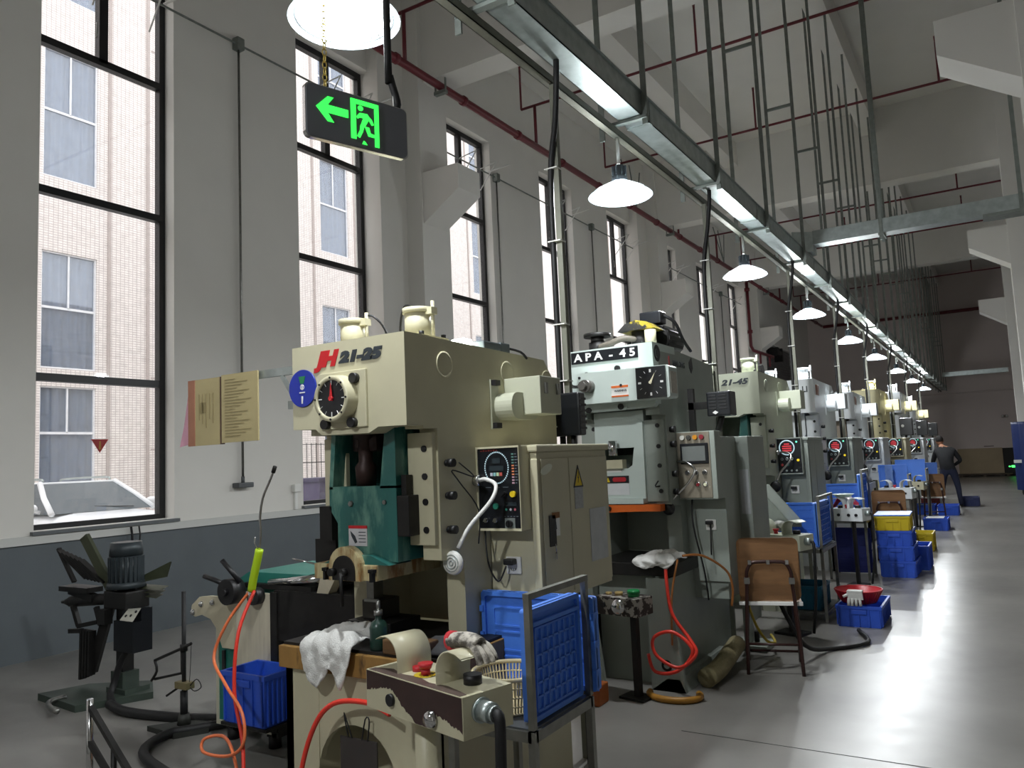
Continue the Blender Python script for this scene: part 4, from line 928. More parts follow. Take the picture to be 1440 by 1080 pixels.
    for k_, col in enumerate(('c8c8c0', '3a3a36', 'd08a20', '8a2232')): B().cyl((.05+.045*k_, .313, 1.6), (.05+.045*k_, .297, 1.6), .016, None, 14).build('lamp_button', mat('apa_btn_'+col, col, .35), c)
    B().box(.03, .225, .303, .313, 1.42, 1.56, .004).build('screen_bezel', M_panel, c)
    B().box(.045, .205, .301, .303, 1.44, 1.54).build('screen', mat('grey_screen', '6a6e6c', .25), c)
    for x, z, col in ((.07, 1.36, '2c2c2c'), (.13, 1.36, '2c2c2c'), (.19, 1.36, '2c2c2c'), (.14, 1.28, 'a03038'), (.19, 1.28, 'd8d8b8')):
        q = B().lathe([(.008, -.002), (.017, -.006), (.019, 0)], (x, .313, z), 'y', 14).build('button_ring', M_chrome, c); B().cyl((x, .313, z), (x, .3, z), .011, None, 12).build('button', mat('apa_b_'+col, col, .4), q)
    cb = B().box(.15, .345, .85, 1.3, .52, 1.6, .005).build('electrical_cabinet', g, p)
    B().box(.001, .255, .46, .845, .5, 1.6, .004).build('cabinet_body', g, cb)
    B().box(.17, .21, .835, .85, 1.39, 1.49, .004).cyl((.2, .835, 1.44), (.2, .81, 1.44), .018, None, 10).build('cabinet_handle', M_black, cb)
    B().prism([(.215, 1.12), (.25, 1.12), (.232, 1.21)], 'y', .846, .85).build('voltage_triangle', M_yell, cb)
    B().box(.27, .335, .846, .849, 1.04, 1.36).build('document_sleeve', M_clear, cb)
    B().box(.0, .28, .44, .46, .62, 1.18).build('lower_door', g, cb)
    socket(cb, .17, .44, 1.0)
    gl = B().tube([(.0, .31, 1.44), (.08, .28, 1.43), (.14, .26, 1.38), (.1, .24, 1.3), (.02, .22, 1.22), (-.02, .2, 1.17)], .008, 8, 5).build('gooseneck', M_chrome, p)
    B().ball((-.03, .18, 1.13), .045, 14, 10, (1, .7, 1)).build('lamp_head', M_panel, gl)
    B().tube([(.06, .4, 1.18), (.07, .36, 1.0), (.12, .38, .7), (.13, .4, .5)], .006, 6, 4).tube([(.17, .42, 1.01), (.17, .4, .8)], .005, 6).tube([(-.02, .21, 1.3), (-.08, .1, 1.28), (-.06, .1, 1.32)], .005, 6, 3).build('loose_cable', M_black, p)
apa(A)
bb_ = thing('air_filter_unit', 'black ribbed filter unit with white diamond on the grey press', 'filter', (-1.71, 5.42, 0))
B().box(0, .165, -.1, .05, 1.74, 1.91, .01).build('body', M_panel, bb_)
rb = B()
for k in range(5):
    for q in range(2): rb.box(.015+.07*q, .07+.07*q, -.104, -.1, 1.79+.022*k, 1.80+.022*k)
rb.pieces('rib', M_black, bb_)
B().prism([(.04, 1.765), (.06, 1.752), (.08, 1.765), (.06, 1.778)], 'y', -.106, -.1).build('diamond_mark', M_white2, bb_)
B().tube([(.08, -.02, 1.75), (.03, .03, 1.645)], .022, 8).box(-.16, -.12, -.02, .02, 1.645, 1.95).box(-.16, .0, -.02, .02, 1.8, 1.85).build('bracket', M_dark, bb_)

# ------------------------------------------------------------------ rest of the row
P3 = press('power_press', 'pale cream press with dark 21-45 lettering behind the grey press', (-1.9, 7.51, 0), M_creamg, M_teal, sc=1.115, cab=M_grey)
text('model_lettering', '21-45', .066, M_ink, P3, (-.2, -.002, 1.93), '-y', .25, .003, width=.24)
B().cyl((-.3, .6, 2.06), (-.1, .6, 2.06), .06, None, 14).box(-.26, -.14, .55, .66, 2.1, 2.15).build('motor', M_dark, P3)
P4 = press('power_press', 'white press lettered LI with orange plate on its side', (-1.9, 10.14, 0), M_white, M_white, sc=1.165, jm=M_white, cab=M_grey, slide_open=False)
text('maker_lettering', 'LI', .09, M_ink, P4, (-.09, -.002, 1.9), '-y', 0, .002, .9)
B().box(0, .003, .09, .26, 1.84, 1.95).build('maker_plate', mat('orange_plate', '8a4a30', .4, 0, .2, 30), P4)
P5 = press('power_press', 'white press with brown slide cover beyond the LI press', (-1.9, 13.21, 0), M_white, mat('tan_slide_cover', '9a8e7c', .5, 0, .1, 4), sc=1.16, cab=M_white, slide_open=False)
B().box(0, .003, .09, .26, 1.84, 1.95).build('maker_plate', MATS['orange_plate'], P5)
P6 = press('power_press', 'tall cream press with pale head between two white presses', (-1.9, 16.41, 0), mat('cream_yellow_paint', 'd8d0a2', .42, 0, .04, 5), MATS['tan_slide_cover'], sc=1.27, cab=M_cream, slide_open=False)
P7 = press('power_press', 'tall white press beyond the cream one', (-1.9, 20.27, 0), M_white, M_grey, sc=1.34, cab=M_white, jm=MATS['cream_yellow_paint'])
P8 = press('power_press', 'last small white press at the end of the row', (-1.9, 23.9, 0), M_white, M_grey, sc=1.28, cab=M_white, jm=MATS['cream_yellow_paint'])
for i, (y, z, nm) in enumerate(((18.1, 1.85, 'tall cream'), (22.0, 1.87, 'tall white'), (25.6, 1.87, 'last small white'))):
    e = thing('air_filter_unit', 'small black filter unit hung behind the %s press cabinet' % nm, 'filter', (-1.75, y, 0))
    B().box(0, .24, -.1, .1, z-.2, z+.16, .01).build('body', M_panel, e); B().disc((.06, -.101, z), .03, 'y', 10).build('diamond_mark', M_white2, e)
    B().box(.08, .12, -.02, .02, 0, z-.2).build('stem', M_dark, e)
# ================================================================== STATION FURNITURE
def crate(label, loc, L, Wd, H, m, rz=0, name='plastic_crate', group=None, cat='crate', lid=None, wall=.006):
    """open tote: Wd along x, L along y"""
    e = thing(name, label, cat, loc, rz, group)
    t = .012
    b = B(); hw, hl = Wd/2, L/2; kx, ky = hw-.015, hl-.015
    o0 = [(-kx, -ky), (kx, -ky), (kx, ky), (-kx, ky)]; o1 = [(-hw+.006, -hl+.006), (hw-.006, -hl+.006), (hw-.006, hl-.006), (-hw+.006, hl-.006)]
    vs = [(x, y, 0) for x, y in o0]+[(x, y, H) for x, y in o1]+[(x*(1-t/hw), y*(1-t/hl), H) for x, y in o1]+[(x*(1-t/hw), y*(1-t/hl), t) for x, y in o0]
    fs = [(3, 2, 1, 0)]+[(i, (i+1) % 4, (i+1) % 4+4, i+4) for i in range(4)]+[(4+i, 4+(i+1) % 4, 8+(i+1) % 4, 8+i) for i in range(4)]+[(8+i, 8+(i+1) % 4, 12+(i+1) % 4, 12+i) for i in range(4)]+[(12, 13, 14, 15)]
    b.add(vs, fs); b.build('body', m, e)
    r = B().frame([(-hw, -hl), (hw, -hl), (hw, hl), (-hw, hl)], [(-hw+.018, -hl+.018), (hw-.018, -hl+.018), (hw-.018, hl-.018), (-hw+.018, hl-.018)], 'z', H-.022, H+.002)
    r.build('rim', m, e)
    rb = B(); n = 4
    for k in range(n+1):
        x = -hw+.025+(Wd-.05)*k/n
        for s in (-1, 1): rb.box(x-.004, x+.004, s*(hl-.002), s*(hl-.016), .01, H-.02)
    for k in range(7):
        y = -hl+.03+(L-.06)*k/6
        for s in (-1, 1): rb.box(s*(hw-.002), s*(hw-.016), y-.004, y+.004, .01, H-.02)
    rb.build('rib', m, e)['kind'] = 'stuff'
    for s in (-1, 1): B().box(-Wd*.17, Wd*.17, s*(hl+.001), s*(hl-.014), H-.065, H-.03, .004).build('handle', m, e)
    if lid: B().box(-hw-.003, hw+.003, -hl-.003, hl+.003, H+.003, H+.018, .006).build('lid', lid, e)
    return e
def panel_lid(label, loc, w_, h_, m, rz=0, tilt=0, grid=False, cells=(7, 6), group=None):
    """flat tote lid / tote bottom standing on edge as a splash guard; local x = width, faces -y"""
    e = thing('tote_lid', label, 'splash guard', loc, rz, group); e.rotation_euler = (tilt, 0, rz)
    b = B().box(0, w_, 0, .008, 0, h_)
    b.build('sheet', m, e)
    B().frame(rrect(0, w_, 0, h_, .012), rrect(.018, w_-.018, .018, h_-.018, .01), 'y', -.012, .028).build('rim', m, e)
    if grid:
        nx, nz = cells; r = B(); g = .0035
        for k in range(nx+1): x = .04+(w_-.08)*k/nx; r.box(x-g, x+g, -.009, 0, .03, h_-.07)
        for k in range(nz+1): z = .03+(h_-.1)*k/nz; r.box(.04, w_-.04, -.009, 0, z-g, z+g)
        r.build('grid_rib', m, e)
        B().box(.02, w_-.02, -.016, 0, h_-.06, h_-.045, .003).build('lip', m, e)
    else:
        for k in range(3):
            z0 = h_-.09-(h_-.06)/3*k
            for x0, x1 in ((.05, w_*.48), (w_*.53, w_-.05)):
                B().frame(rrect(x0, x1, z0-.05, z0+.03, .012), rrect(x0+.008, x1-.008, z0-.042, z0+.022, .008), 'y', -.004, 0).build('embossing', m, e)
        cl = B()
        for k in range(3):
            z = h_*(.2+.3*k); cl.box(-.005, .012, -.02, .02, z-.012, z+.012).box(w_-.012, w_+.005, -.02, .02, z-.012, z+.012)
        cl.pieces('clip', m, e)
    return e
M_cart = mat('steel_tube_frame', '84847e', .4, .8, .12, 20)
def cart(label, loc, w_=.36, d_=.42, zs=.6, zt=1.03, group=None, foot=0., rz=0, shelf=True):
    """guard stand: shelf with tall frame on its right side; local origin = front right corner on the floor"""
    e = thing('guard_stand', label, 'stand', loc, rz, group); t = .026
    for x, y in ((0, 0), (0, d_), (-w_, 0), (-w_, d_)):
        B().box(x-t/2, x+t/2, y-t/2, y+t/2, 0, zs).build('leg', M_cart, e)
    f = B().box(-w_, 0, -t/2, t/2, zs-.035, zs).box(-w_, 0, d_-t/2, d_+t/2, zs-.035, zs).box(-t/2, t/2, 0, d_, zs-.035, zs).box(-w_-t/2, -w_+t/2, 0, d_, zs-.035, zs)
    f.build('shelf_frame', M_cart, e)
    B().box(-w_, 0, 0, d_, zs, zs+.006).build('shelf', mat('grey_shelf_sheet', '6f7478', .35, .5, .1, 8), e)
    for y in (0, d_): B().box(-.011, .011, y-.011, y+.011, zs+.006, zt).build('post', M_cart, e)
    B().box(-.012, .012, -.012, d_+.012, zt-.001, zt+.02).build('top_rail', M_cart, e)
    if foot: B().box(-w_, 0, 0, d_, foot, foot+.01).box(-t/2, t/2, 0, d_, foot-.03, foot).build('lower_shelf', M_cart, e)
    return e
M_chip = mat('chipped_cream_paint', 'cfc8a4', .45, 0, .04, 6, c2='33221f', thr=.5, soft=.015, wscale=5)
M_brownp = mat('worn_brown_paint', '3a2724', .4, .1, .2, 12)
def stand(label, loc, rz, m, L=.52, D=.27, H=.14, zt=.80, near=False, post=(.12,), group=None, hood=None):
    """two-hand control console: local origin = front left corner on floor, +x along the console"""
    e = thing('control_console', label, 'control stand', loc, rz, group); hood = hood or m
    fr = [m, M_brownp]
    b = B()
    b.prism([(0, zt-H), (D, zt-H), (D, zt), (0, zt)], 'x', 0, L)
    b.build('console_box', m, e)
    if near:
        # flaked-off dark area across the front
        cp = [(0, .55), (.1, .45), (.2, .34), (.3, .34), (.36, .5), (.41, .7), (.5, .86), (.54, .99), (.66, .99), (.7, .7), (.75, .6), (.85, .66), (.94, .76), (1, .84)]
        random.seed(3); ed = []; nn = 90
        for i in range(nn+1):
            t_ = i/nn
            for (a, va), (c, vc) in zip(cp, cp[1:]):
                if a <= t_ <= c: vv = va+(vc-va)*(t_-a)/(c-a); break
            ed.append((.003+t_*(L-.006), zt-H*min(.985, max(.1, vv+random.uniform(-.035, .035)))))
        tp_ = [(x, zt-.002) for x, z in ed]
        B().add([(x, -.0012, z) for x, z in ed]+[(x, -.0012, z) for x, z in tp_], [(i, i+1, nn+2+i, nn+1+i) for i in range(nn)]).build('bare_patch', M_brownp, e, fix=False)
        top = [(.01, .004), (L*.97, .004), (L*.97, .03), (L*.75, .05), (L*.6, .035), (L*.45, .055), (L*.3, .04), (L*.15, .06), (.01, .03)]
        B().prism(top, 'z', zt, zt+.001).build('bare_patch', mat('bare_grey_edge', '6a5a54', .4, .3, .2, 20), e)
        for x, z in ((.15, zt-.075), (.37, zt-.09)): B().cyl((x*L/.52, 0, z), (x*L/.52, -.012, z), .02, None, 16).build('front_plug', M_black, e)
        B().lathe([(.001, -.022), (.018, -.02), (.026, -.01), (.028, 0)], (.37*L/.52, -.005, zt-.09), 'y', 16).build('key_lock', M_chrome, e)
        B().cyl((L, D*.35, zt-.05), (L+.01, D*.35, zt-.05), .038, None, 20).cyl((L+.01, D*.35, zt-.05), (L+.055, D*.35, zt-.05), .031, None, 20).cyl((L+.055, D*.35, zt-.05), (L+.07, D*.35, zt-.05), .024, None, 16).build('side_connector', M_galv, e)
        B().tube([(L+.07, D*.35, zt-.05), (L+.088, D*.34, zt-.065), (L+.088, D*.33, zt-.2), (L+.08, D*.33, zt-.45), (L+.06, D*.4, .12), (L+.0, D*.6, .03)], .017, 10, 4).build('connector_cable', M_blk2, e)
        B().cyl((L*.35, D*.6, 0), (L*.35, D*.6, zt-H), .045, None, 16).box(L*.2, L*.5, D*.3, D*.95, 0, .02).build('post', m, e)
    else:
        k = B()
        for x in (.3, .6, .82): k.cyl((x*L, 0, zt-H*.5), (x*L, -.012, zt-H*.5), .016, None, 10)
        k.pieces('front_plug', M_black, e)
        B().cyl((L, D*.4, zt-.05), (L+.05, D*.4, zt-.05), .028, None, 14).build('side_connector', M_galv, e)
        B().tube([(L+.05, D*.4, zt-.05), (L+.07, D*.4, zt-.1), (L+.05, D*.4, .3), (L+.0, D*.5, .03)], .012, 8, 4).build('connector_cable', M_blk2, e)
        B().box(L*.56, L*.64, D*.4, D*.6, 0, zt-H).box(L*.35, L*.85, D*.1, D*.9, 0, .02).build('post', M_dark, e)
    # hoods
    for x0 in (.0, L-.17):
        n = 12; wd = .15; hh = .115; hb = B(); pr = []
        for i in range(n+1):
            a = PI*.62*i/n; pr.append((D*.98-.06-.105+.105*math.cos(a-.3)+.02, zt+hh*math.sin(min(a, PI/2))*(1 if a < PI/2 else 1)))
        # arch along x: side walls and rounded roof, opening to the front
        x1 = x0+wd; ar = [(x1, zt), (x1, zt+.04)]+[(x1-.07+.07*math.cos(PI*.5*i/n), zt+.04+.075*math.sin(PI*.5*i/n)) for i in range(1, n+1)]+[(x1-.1, zt+.112), (x1-.13, zt+.1)]
        if x0 > .01: ar = [(x0+x1-x, z) for x, z in ar]
        vs = []; t = .005
        ctr = (x0+wd/2, zt+.03)
        inn = [(x+(-.004 if x0 < .01 else .004), z if z <= zt else z-.004) for x, z in ar]
        for y in (.03, D-.03):
            for x, z in ar: vs.append((x, y, z))
            for x, z in inn: vs.append((x, y, z))
        N_ = len(ar); fs = []
        for i in range(N_-1):
            fs += [(i, i+1, 2*N_+i+1, 2*N_+i), (N_+i, 3*N_+i, 3*N_+i+1, N_+i+1), (i, N_+i, N_+i+1, i+1), (2*N_+i, 2*N_+i+1, 3*N_+i+1, 3*N_+i)]
        hb.add(vs, fs, True); ho = hb.build('button_hood', hood, e)
        B().cyl((x0+wd/2, D*.6, zt), (x0+wd/2, D*.6, zt+.03), .03, None, 16).build('palm_button', M_black, ho)
    B().cyl((L*.44, D*.42, zt), (L*.44, D*.42, zt+.022), .016, None, 14).cyl((L*.44, D*.42, zt+.022), (L*.44, D*.42, zt+.04), .02, .026, 16).build('emergency_stop', M_red, e)
    if near:
        B().disc((L*.44, D*.42, zt+.002), .04, 'z', 20).build('emergency_ring', mat('yellow_black_ring', 'c8b020', .5, 0, .1, 8, c2='20201c', thr=.52, soft=.05, wscale=30), e)
        B().cyl((L*.32, D*.5, zt), (L*.32, D*.5, zt+.016), .02, None, 16).build('red_button', M_red, e)
    return e
# ---- station 1
AX = math.atan2(1.96-2.10, -1.43+1.94)
stand('chipped cream two-hand console with red buttons before the first press', (-1.94, 2.09, 0), AX, M_cream, near=True, L=.53, D=.2, H=.125)
cart('steel guard stand with grid panel beside the first press', (-1.4, 2.30, 0), .33, .42)
panel_lid('bright blue ribbed tote lid propped behind the wicker-look basket', (-1.888, 2.745, .615), .515, .35, M_blue)
panel_lid('bright blue tote bottom with square grid in the stand by the basket', (-1.425, 2.33, .612), .37, .375, M_blue, PI/2, 0, True)
def basket(label, loc, r=.15, h=.115, m=None):
    e = thing('basket', label, 'basket', loc); m = m or mat('cream_plastic_weave', 'cdbf96', .5)
    n = 64
    for ring, z, rr in (('rim', h, 1), ('base_ring', .005, .74)):
        B().tube([(r*rr*math.cos(2*PI*i/40), r*rr*math.sin(2*PI*i/40), z) for i in range(40)], .008 if ring == 'rim' else .005, 8, closed=True).build(ring, m, e)
    s = B()
    for k in range(n):
        a = 2*PI*k/n; c, q = math.cos(a), math.sin(a)
        s.bar((r*.74*c, r*.74*q, .005), (r*.985*c, r*.985*q, h), .006, .003)
    s.build('slat', m, e)['kind'] = 'stuff'
    hp = B()
    for k in (.25, .5, .75): rr = r*(.74+.25*k); hp.tube([(rr*math.cos(2*PI*i/40), rr*math.sin(2*PI*i/40), h*k) for i in range(40)], .003, 5, closed=True)
    hp.build('hoop', m, e); B().cyl((0, 0, 0), (0, 0, .006), r*.75, None, 30).build('base', m, e)
    return e
basket('cream slatted plastic basket on the stand shelf', (-1.59, 2.47, .607), .138, .13)
def blob_cloth(name, label, cat, pts, m, th=.012, sub=2, seed=1, group=None, loc=(0, 0, 0)):
    """draped cloth: grid of points given as rows, thickened and smoothed"""
    random.seed(seed); R_, C_ = len(pts), len(pts[0])
    bm = bmesh.new(); vs = [[bm.verts.new(p) for p in row] for row in pts]
    for i in range(R_-1):
        for j in range(C_-1): bm.faces.new((vs[i][j], vs[i][j+1], vs[i+1][j+1], vs[i+1][j]))
    me = bpy.data.meshes.new(name); bm.to_mesh(me); bm.free(); me.materials.append(m)
    o = bpy.data.objects.new(name, me); COL.objects.link(o); o.location = loc
    s = o.modifiers.new('s', 'SUBSURF'); s.levels = s.render_levels = sub
    tx = bpy.data.textures.new(name+'_wrinkle', 'CLOUDS'); tx.noise_scale = .028
    d = o.modifiers.new('d', 'DISPLACE'); d.texture = tx; d.strength = .016; d.mid_level = .5; d.texture_coords = 'GLOBAL'
    k = o.modifiers.new('k', 'SOLIDIFY'); k.thickness = th
    for p in me.polygons: p.use_smooth = True
    return tag(o, label, cat, group)
# white gloves heap hanging over the bolster edge
random.seed(11)
def rag_rows(x0, w_, ytop, zt, hang, n=22, m_=16):
    """cotton heap: folded top part, then front flap hanging over an edge at y = ytop-.16"""
    rows = []
    for i in range(m_):
        v = i/(m_-1); row = []
        for j in range(n):
            u = j/(n-1); f = .5+.5*math.sin(23*u+2.2*math.sin(6*v)); edge = math.sin(PI*u)**.5
            x = x0+w_*u*(1-.25*v)+.02*math.sin(7*v+3*u)
            if v < .6: y = ytop-.26*v+.01*f; z = zt+.018+.045*edge*(.4+.6*math.sin(2.5*u+5*v)**2)+.014*f
            else: y = ytop-.165-.012*f; z = zt+.012-(v-.6)/.4*hang*(.55+.45*math.sin(4*u+.6)**2)+.006*f
            row.append((x, y, z))
        rows.append(row)
    return rows
blob_cloth('white_glove_heap', 'heap of white cotton gloves draped over the rusty bolster edge', 'gloves', rag_rows(-2.45, .29, 2.445, .795, .17), M_glove, .004, 1)
def glove(label, loc, rz, m, cuff, sc=1., flat=False, name='work_glove', tilt=0):
    e = thing(name, label, 'glove', loc, rz, None, sc); e.rotation_euler = (tilt, 0, rz)
    b = B()
    # palm then five fingers, lying along +x, drooping
    pts = [(0, 0, .03), (.05, 0, .045), (.1, 0, .045), (.14, 0, .03)]
    b.tube(pts, .04, 12, 4, rs=None)
    for k, (dy, L) in enumerate(((-.034, .055), (-.012, .07), (.012, .075), (.034, .06))):
        b.tube([(.12, dy, .035), (.15, dy*1.15, .025), (.15+L*.5, dy*1.25, -.02), (.15+L*.62, dy*1.25, -.05)], .0125, 8, 3)
    b.tube([(.05, .03, .035), (.09, .065, .02), (.12, .075, -.01)], .013, 8, 3)
    b.v = [(x, y, z*.75) for x, y, z in b.v]
    b.build('glove_body', m, e)
    B().tube([(-.012, 0, .0225), (.0, 0, .0235), (.012, 0, .025)], .0385, 12).build('cuff', cuff, e)
    return e
glove('grey-soiled glove with red cuff lying over the right button hood', (-1.57, 2.10, .905), -.15, M_gloveg, mat('red_cuff', 'c8323a', .8), .82)
# oil bottle, die blocks on bolster
ob = thing('oil_bottle', 'dark green pump oil bottle standing on the bolster', 'bottle', (-2.12, 2.36, .79))
B().lathe([(.001, 0), (.034, 0), (.036, .01), (.036, .085), (.028, .105), (.013, .115), (.013, .13)], (0, 0, 0), 'z', 20).build('bottle', mat('dark_green_plastic', '16322a', .3), ob)
B().cyl((0, 0, .13), (0, 0, .15), .017, None, 14).cyl((0, 0, .15), (0, 0, .185), .008, None, 10).bar((0, 0, .185), (-.05, -.02, .19), .014, .01).build('pump_head', M_steel, ob)
db = thing('die_block', 'dark steel die block clamped on the bolster by the green bottle', 'die', (-2.3, 2.62, .79))
B().box(-.14, .1, -.1, .1, 0, .06, .004).build('base', M_dark, db); B().box(-.1, .0, -.05, .08, .06, .14, .004).build('upper_block', mat('steel_die', '4a4843', .4, .6, .2, 14), db); B().box(-.09, -.05, -.03, .03, .14, .25).build('punch', M_steel, db)
rg = B(); rows = [[(-1.97+.05*j, 2.33+.05*i, .80+.05*math.sin(PI*i/4)*math.sin(PI*j/4)+.01*random.random()) for j in range(5)] for i in range(5)]
blob_cloth('dark_rag', 'crumpled dark grey rag on the bolster corner', 'rag', rows, mat('dark_cloth', '3a3a3c', .95, 0, .15, 14), .008, 2)
fb_ = tag(B().box(-2.06, -1.85, 2.31, 2.39, .79, .845, .006).build('wooden_block', mat('oily_wood', '5e4426', .6, 0, .2, 9, stretch=(1, 6, 6))), 'oily wooden block on the front corner of the bolster', 'block')
# foot pedal and red hose below
fp = thing('clip_tag', 'dark flat plate hung by wire clips before the pedestal arch', 'plate', (-2.2, 2.31, .0))
B().box(-.09, .1, .0, .006, .2, .46, .003).build('plate', mat('dark_translucent_sheet', '35302e', .35), fp)
B().tube([(-.04, -.005, .46), (-.06, -.006, .55), (-.02, -.006, .46)], .003, 5, 3).tube([(.03, -.005, .46), (.05, -.006, .54), (.07, -.006, .54), (.06, -.006, .46)], .003, 5, 3).build('wire_clip', M_black, fp)
tag(B().tube([(-1.97, 2.24, .6), (-2.1, 2.26, .62), (-2.26, 2.25, .6), (-2.36, 2.24, .5), (-2.42, 2.22, .3), (-2.42, 2.2, .05), (-2.35, 2.18, .02)], .010, 10, 6).build('air_hose', M_hoser), 'thick red air hose looping over the arch of the first press pedestal', 'hose')
tag(B().tube([(-3.15, 2.62, .92), (-3.12, 2.5, .75), (-3.09, 2.45, .5), (-3.0, 2.42, .3), (-2.92, 2.36, .12), (-2.86, 2.32, .0)], .0085, 10, 5).build('air_hose', M_hoser), 'red air hose running down from the yellow-green air gun', 'hose')
tag(B().tube([(-3.18, 2.62, .92), (-3.26, 2.55, .78), (-3.3, 2.5, .62), (-3.15, 2.45, .52), (-3.0, 2.42, .42), (-2.97, 2.4, .3), (-3.1, 2.42, .22), (-3.3, 2.44, .2), (-3.32, 2.46, .25), (-3.2, 2.48, .27), (-3.05, 2.42, .2), (-2.98, 2.38, .05), (-3.1, 2.36, .015), (-3.3, 2.4, .015)], .0075, 10, 6).build('air_hose', M_hoseo), 'orange air hose coiling below the air gun', 'hose')
tag(B().tube([(-1.6, 2.5, .35), (-1.5, 2.7, .3), (-1.45, 2.78, .2), (-1.52, 2.9, .12), (-1.35, 2.95, .25)], .011, 8, 5).build('air_hose', M_hoser), 'red air hose between the legs of the guard stand', 'hose')
# black pedal switch at the console foot
pd = thing('foot_pedal', 'black domed foot pedal guard on the floor below the console', 'pedal', (-1.6, 2.03, 0))
n = 12
B().prism([(-.16, 0), (.16, 0)]+[(.16*math.cos(PI*i/n), .05+.15*math.sin(PI*i/n)) for i in range(n+1)], 'y', 0, .24).build('guard', M_panel, pd)
# ---- straightener feeder (left of first press)
sf = thing('roll_feeder', 'teal roll feeder cabinet with cream side plates beside the first press', 'feeder', (-3.9, 2.98, 0))
def feeder(p):
    c = B().box(.0, .46, .0, .55, .1, .66, .006).build('cabinet', M_tealc, p)
    B().frame([(-.006, .09), (.466, .09), (.466, .66), (-.006, .66)], [(.014, .115), (.446, .115), (.446, .65), (.014, .65)], 'y', -.006, .0).build('door_trim', mat('pale_trim', 'b8b6a2', .5), c)
    B().box(.05, .075, -.012, 0, .36, .5, .004).build('door_handle', M_black, c)
    for x in (.06, .4): B().cyl((x, .06, .0), (x, .06, .07), .035, None, 12).box(x-.03, x+.03, .03, .09, .06, .1).build('castor', M_blk2, p)
    arc = [(-.2, .69), (-.19, .74), (-.12, .79), (-.03, .80), (.2, .80), (.2, .66), (.2, .52), (.08, .52), (.03, .62), (-.02, .67), (-.1, .69), (-.16, .675)]
    pl = B().prism(arc, 'y', -.03, -.012).build('side_plate', mat('cream_plate', 'bcb59c', .5, 0, .08, 10), p)
    B().prism(arc, 'y', .5, .518).build('side_plate', MATS['cream_plate'], p)
    k = B()
    for x, z in ((-.175, .70), (-.1, .75), (.0, .765)): k.ball((x, -.032, z), .018, 10, 8)
    k.pieces('roller_end', M_chrome, pl)
    B().prism([(-.03, .8), (.5, .8), (.72, .94), (.25, .94)], 'y', .02, .5).build('hood', M_tealc, p)
    B().box(.22, .50, -.05, -.02, .38, .84).build('front_plate', mat('streaked_plate', 'c0b9a4', .5, 0, .08, 8, c2='7d7462', thr=.6, soft=.2, stretch=(6, 6, .4)), p)
    B().cyl((.24, -.05, .85), (.24, -.13, .85), .07, None, 22).cyl((.24, -.13, .85), (.24, -.15, .85), .02, None, 12).build('hand_wheel', M_black, p)
    B().tube([(.22, -.1, .88), (.14, -.12, .91), (.06, -.13, .93)], .014, 8).tube([(.30, -.08, .9), (.2, -.12, 1.02)], .014, 8).build('lever', M_black, p)
    B().cyl((.42, -.05, .83), (.42, -.1, .83), .045, None, 18).build('pinch_wheel', M_black, p)
    B().box(.24, .78, -.02, .4, .86, .885).build('strip_table', M_dark, p)
    B().cyl((.45, .0, .89), (.85, .0, .93), .022, None, 12).cyl((.45, .15, .89), (.85, .15, .93), .022, None, 12).build('feed_rod', M_chrome, p)
    B().prism([(.82, .82), (.9, .84), (.98, .96), (.93, 1.0), (.86, .94)], 'y', -.03, .03).build('feed_clamp', mat('pale_casting', 'c9c2ac', .5, 0, .1, 12), p)
    B().box(.52, 1.25, -.04, .5, .6, .86).build('feed_block', M_dark, p)
    B().box(.5, .55, -.05, .5, .1, .85).build('end_plate', M_dark, p)
    B().prism([(.5, .9), (1.2, .955), (1.2, .965), (.5, .91)], 'y', .05, .45).build('steel_strip', mat('pale_strip', 'a8a598', .4, .3, .1, 8), p)
    B().box(.2, .25, -.032, -.03, .7, .73).build('maker_plate', M_dark, p)
feeder(sf)
crate('dark blue crate carried on a bracket before the teal feeder', (-3.33, 2.805, .241), .24, .33, .25, M_blued)
B().box(.4, .74, -.29, -.04, .225, .24).bar((.52, -.03, .12), (.6, -.2, .23), .03, .02).bar((.52, -.04, .235), (.52, -.04, .1), .03, .02).build('crate_bracket', M_dark, sf)
ag = thing('air_gun', 'yellow-green air blow gun with long bent steel nozzle hung on the feeder', 'air gun', (-3.17, 2.62, .92))
B().tube([(0, 0, .0), (.015, 0, .06), (.045, 0, .15), (.06, 0, .2)], .02, 12, 3, rs=None).build('grip', mat('lime_plastic', 'b6d820', .4), ag)
B().cyl((-.012, 0, -.05), (0, 0, .0), .012, .016, 10).build('hose_fitting', M_chrome, ag)
B().tube([(.06, 0, .2), (.07, 0, .28), (.068, 0, .36), (.09, 0, .45), (.14, 0, .53), (.17, 0, .58)], .006, 8, 4).build('nozzle', M_chrome, ag)
B().cyl((.165, 0, .57), (.18, 0, .6), .01, None, 8).build('nozzle_tip', M_dark, ag)
B().tube([(.05, 0, .2), (.025, -.0, .23), (.03, 0, .26)], .004, 6).build('trigger', M_chrome, ag)
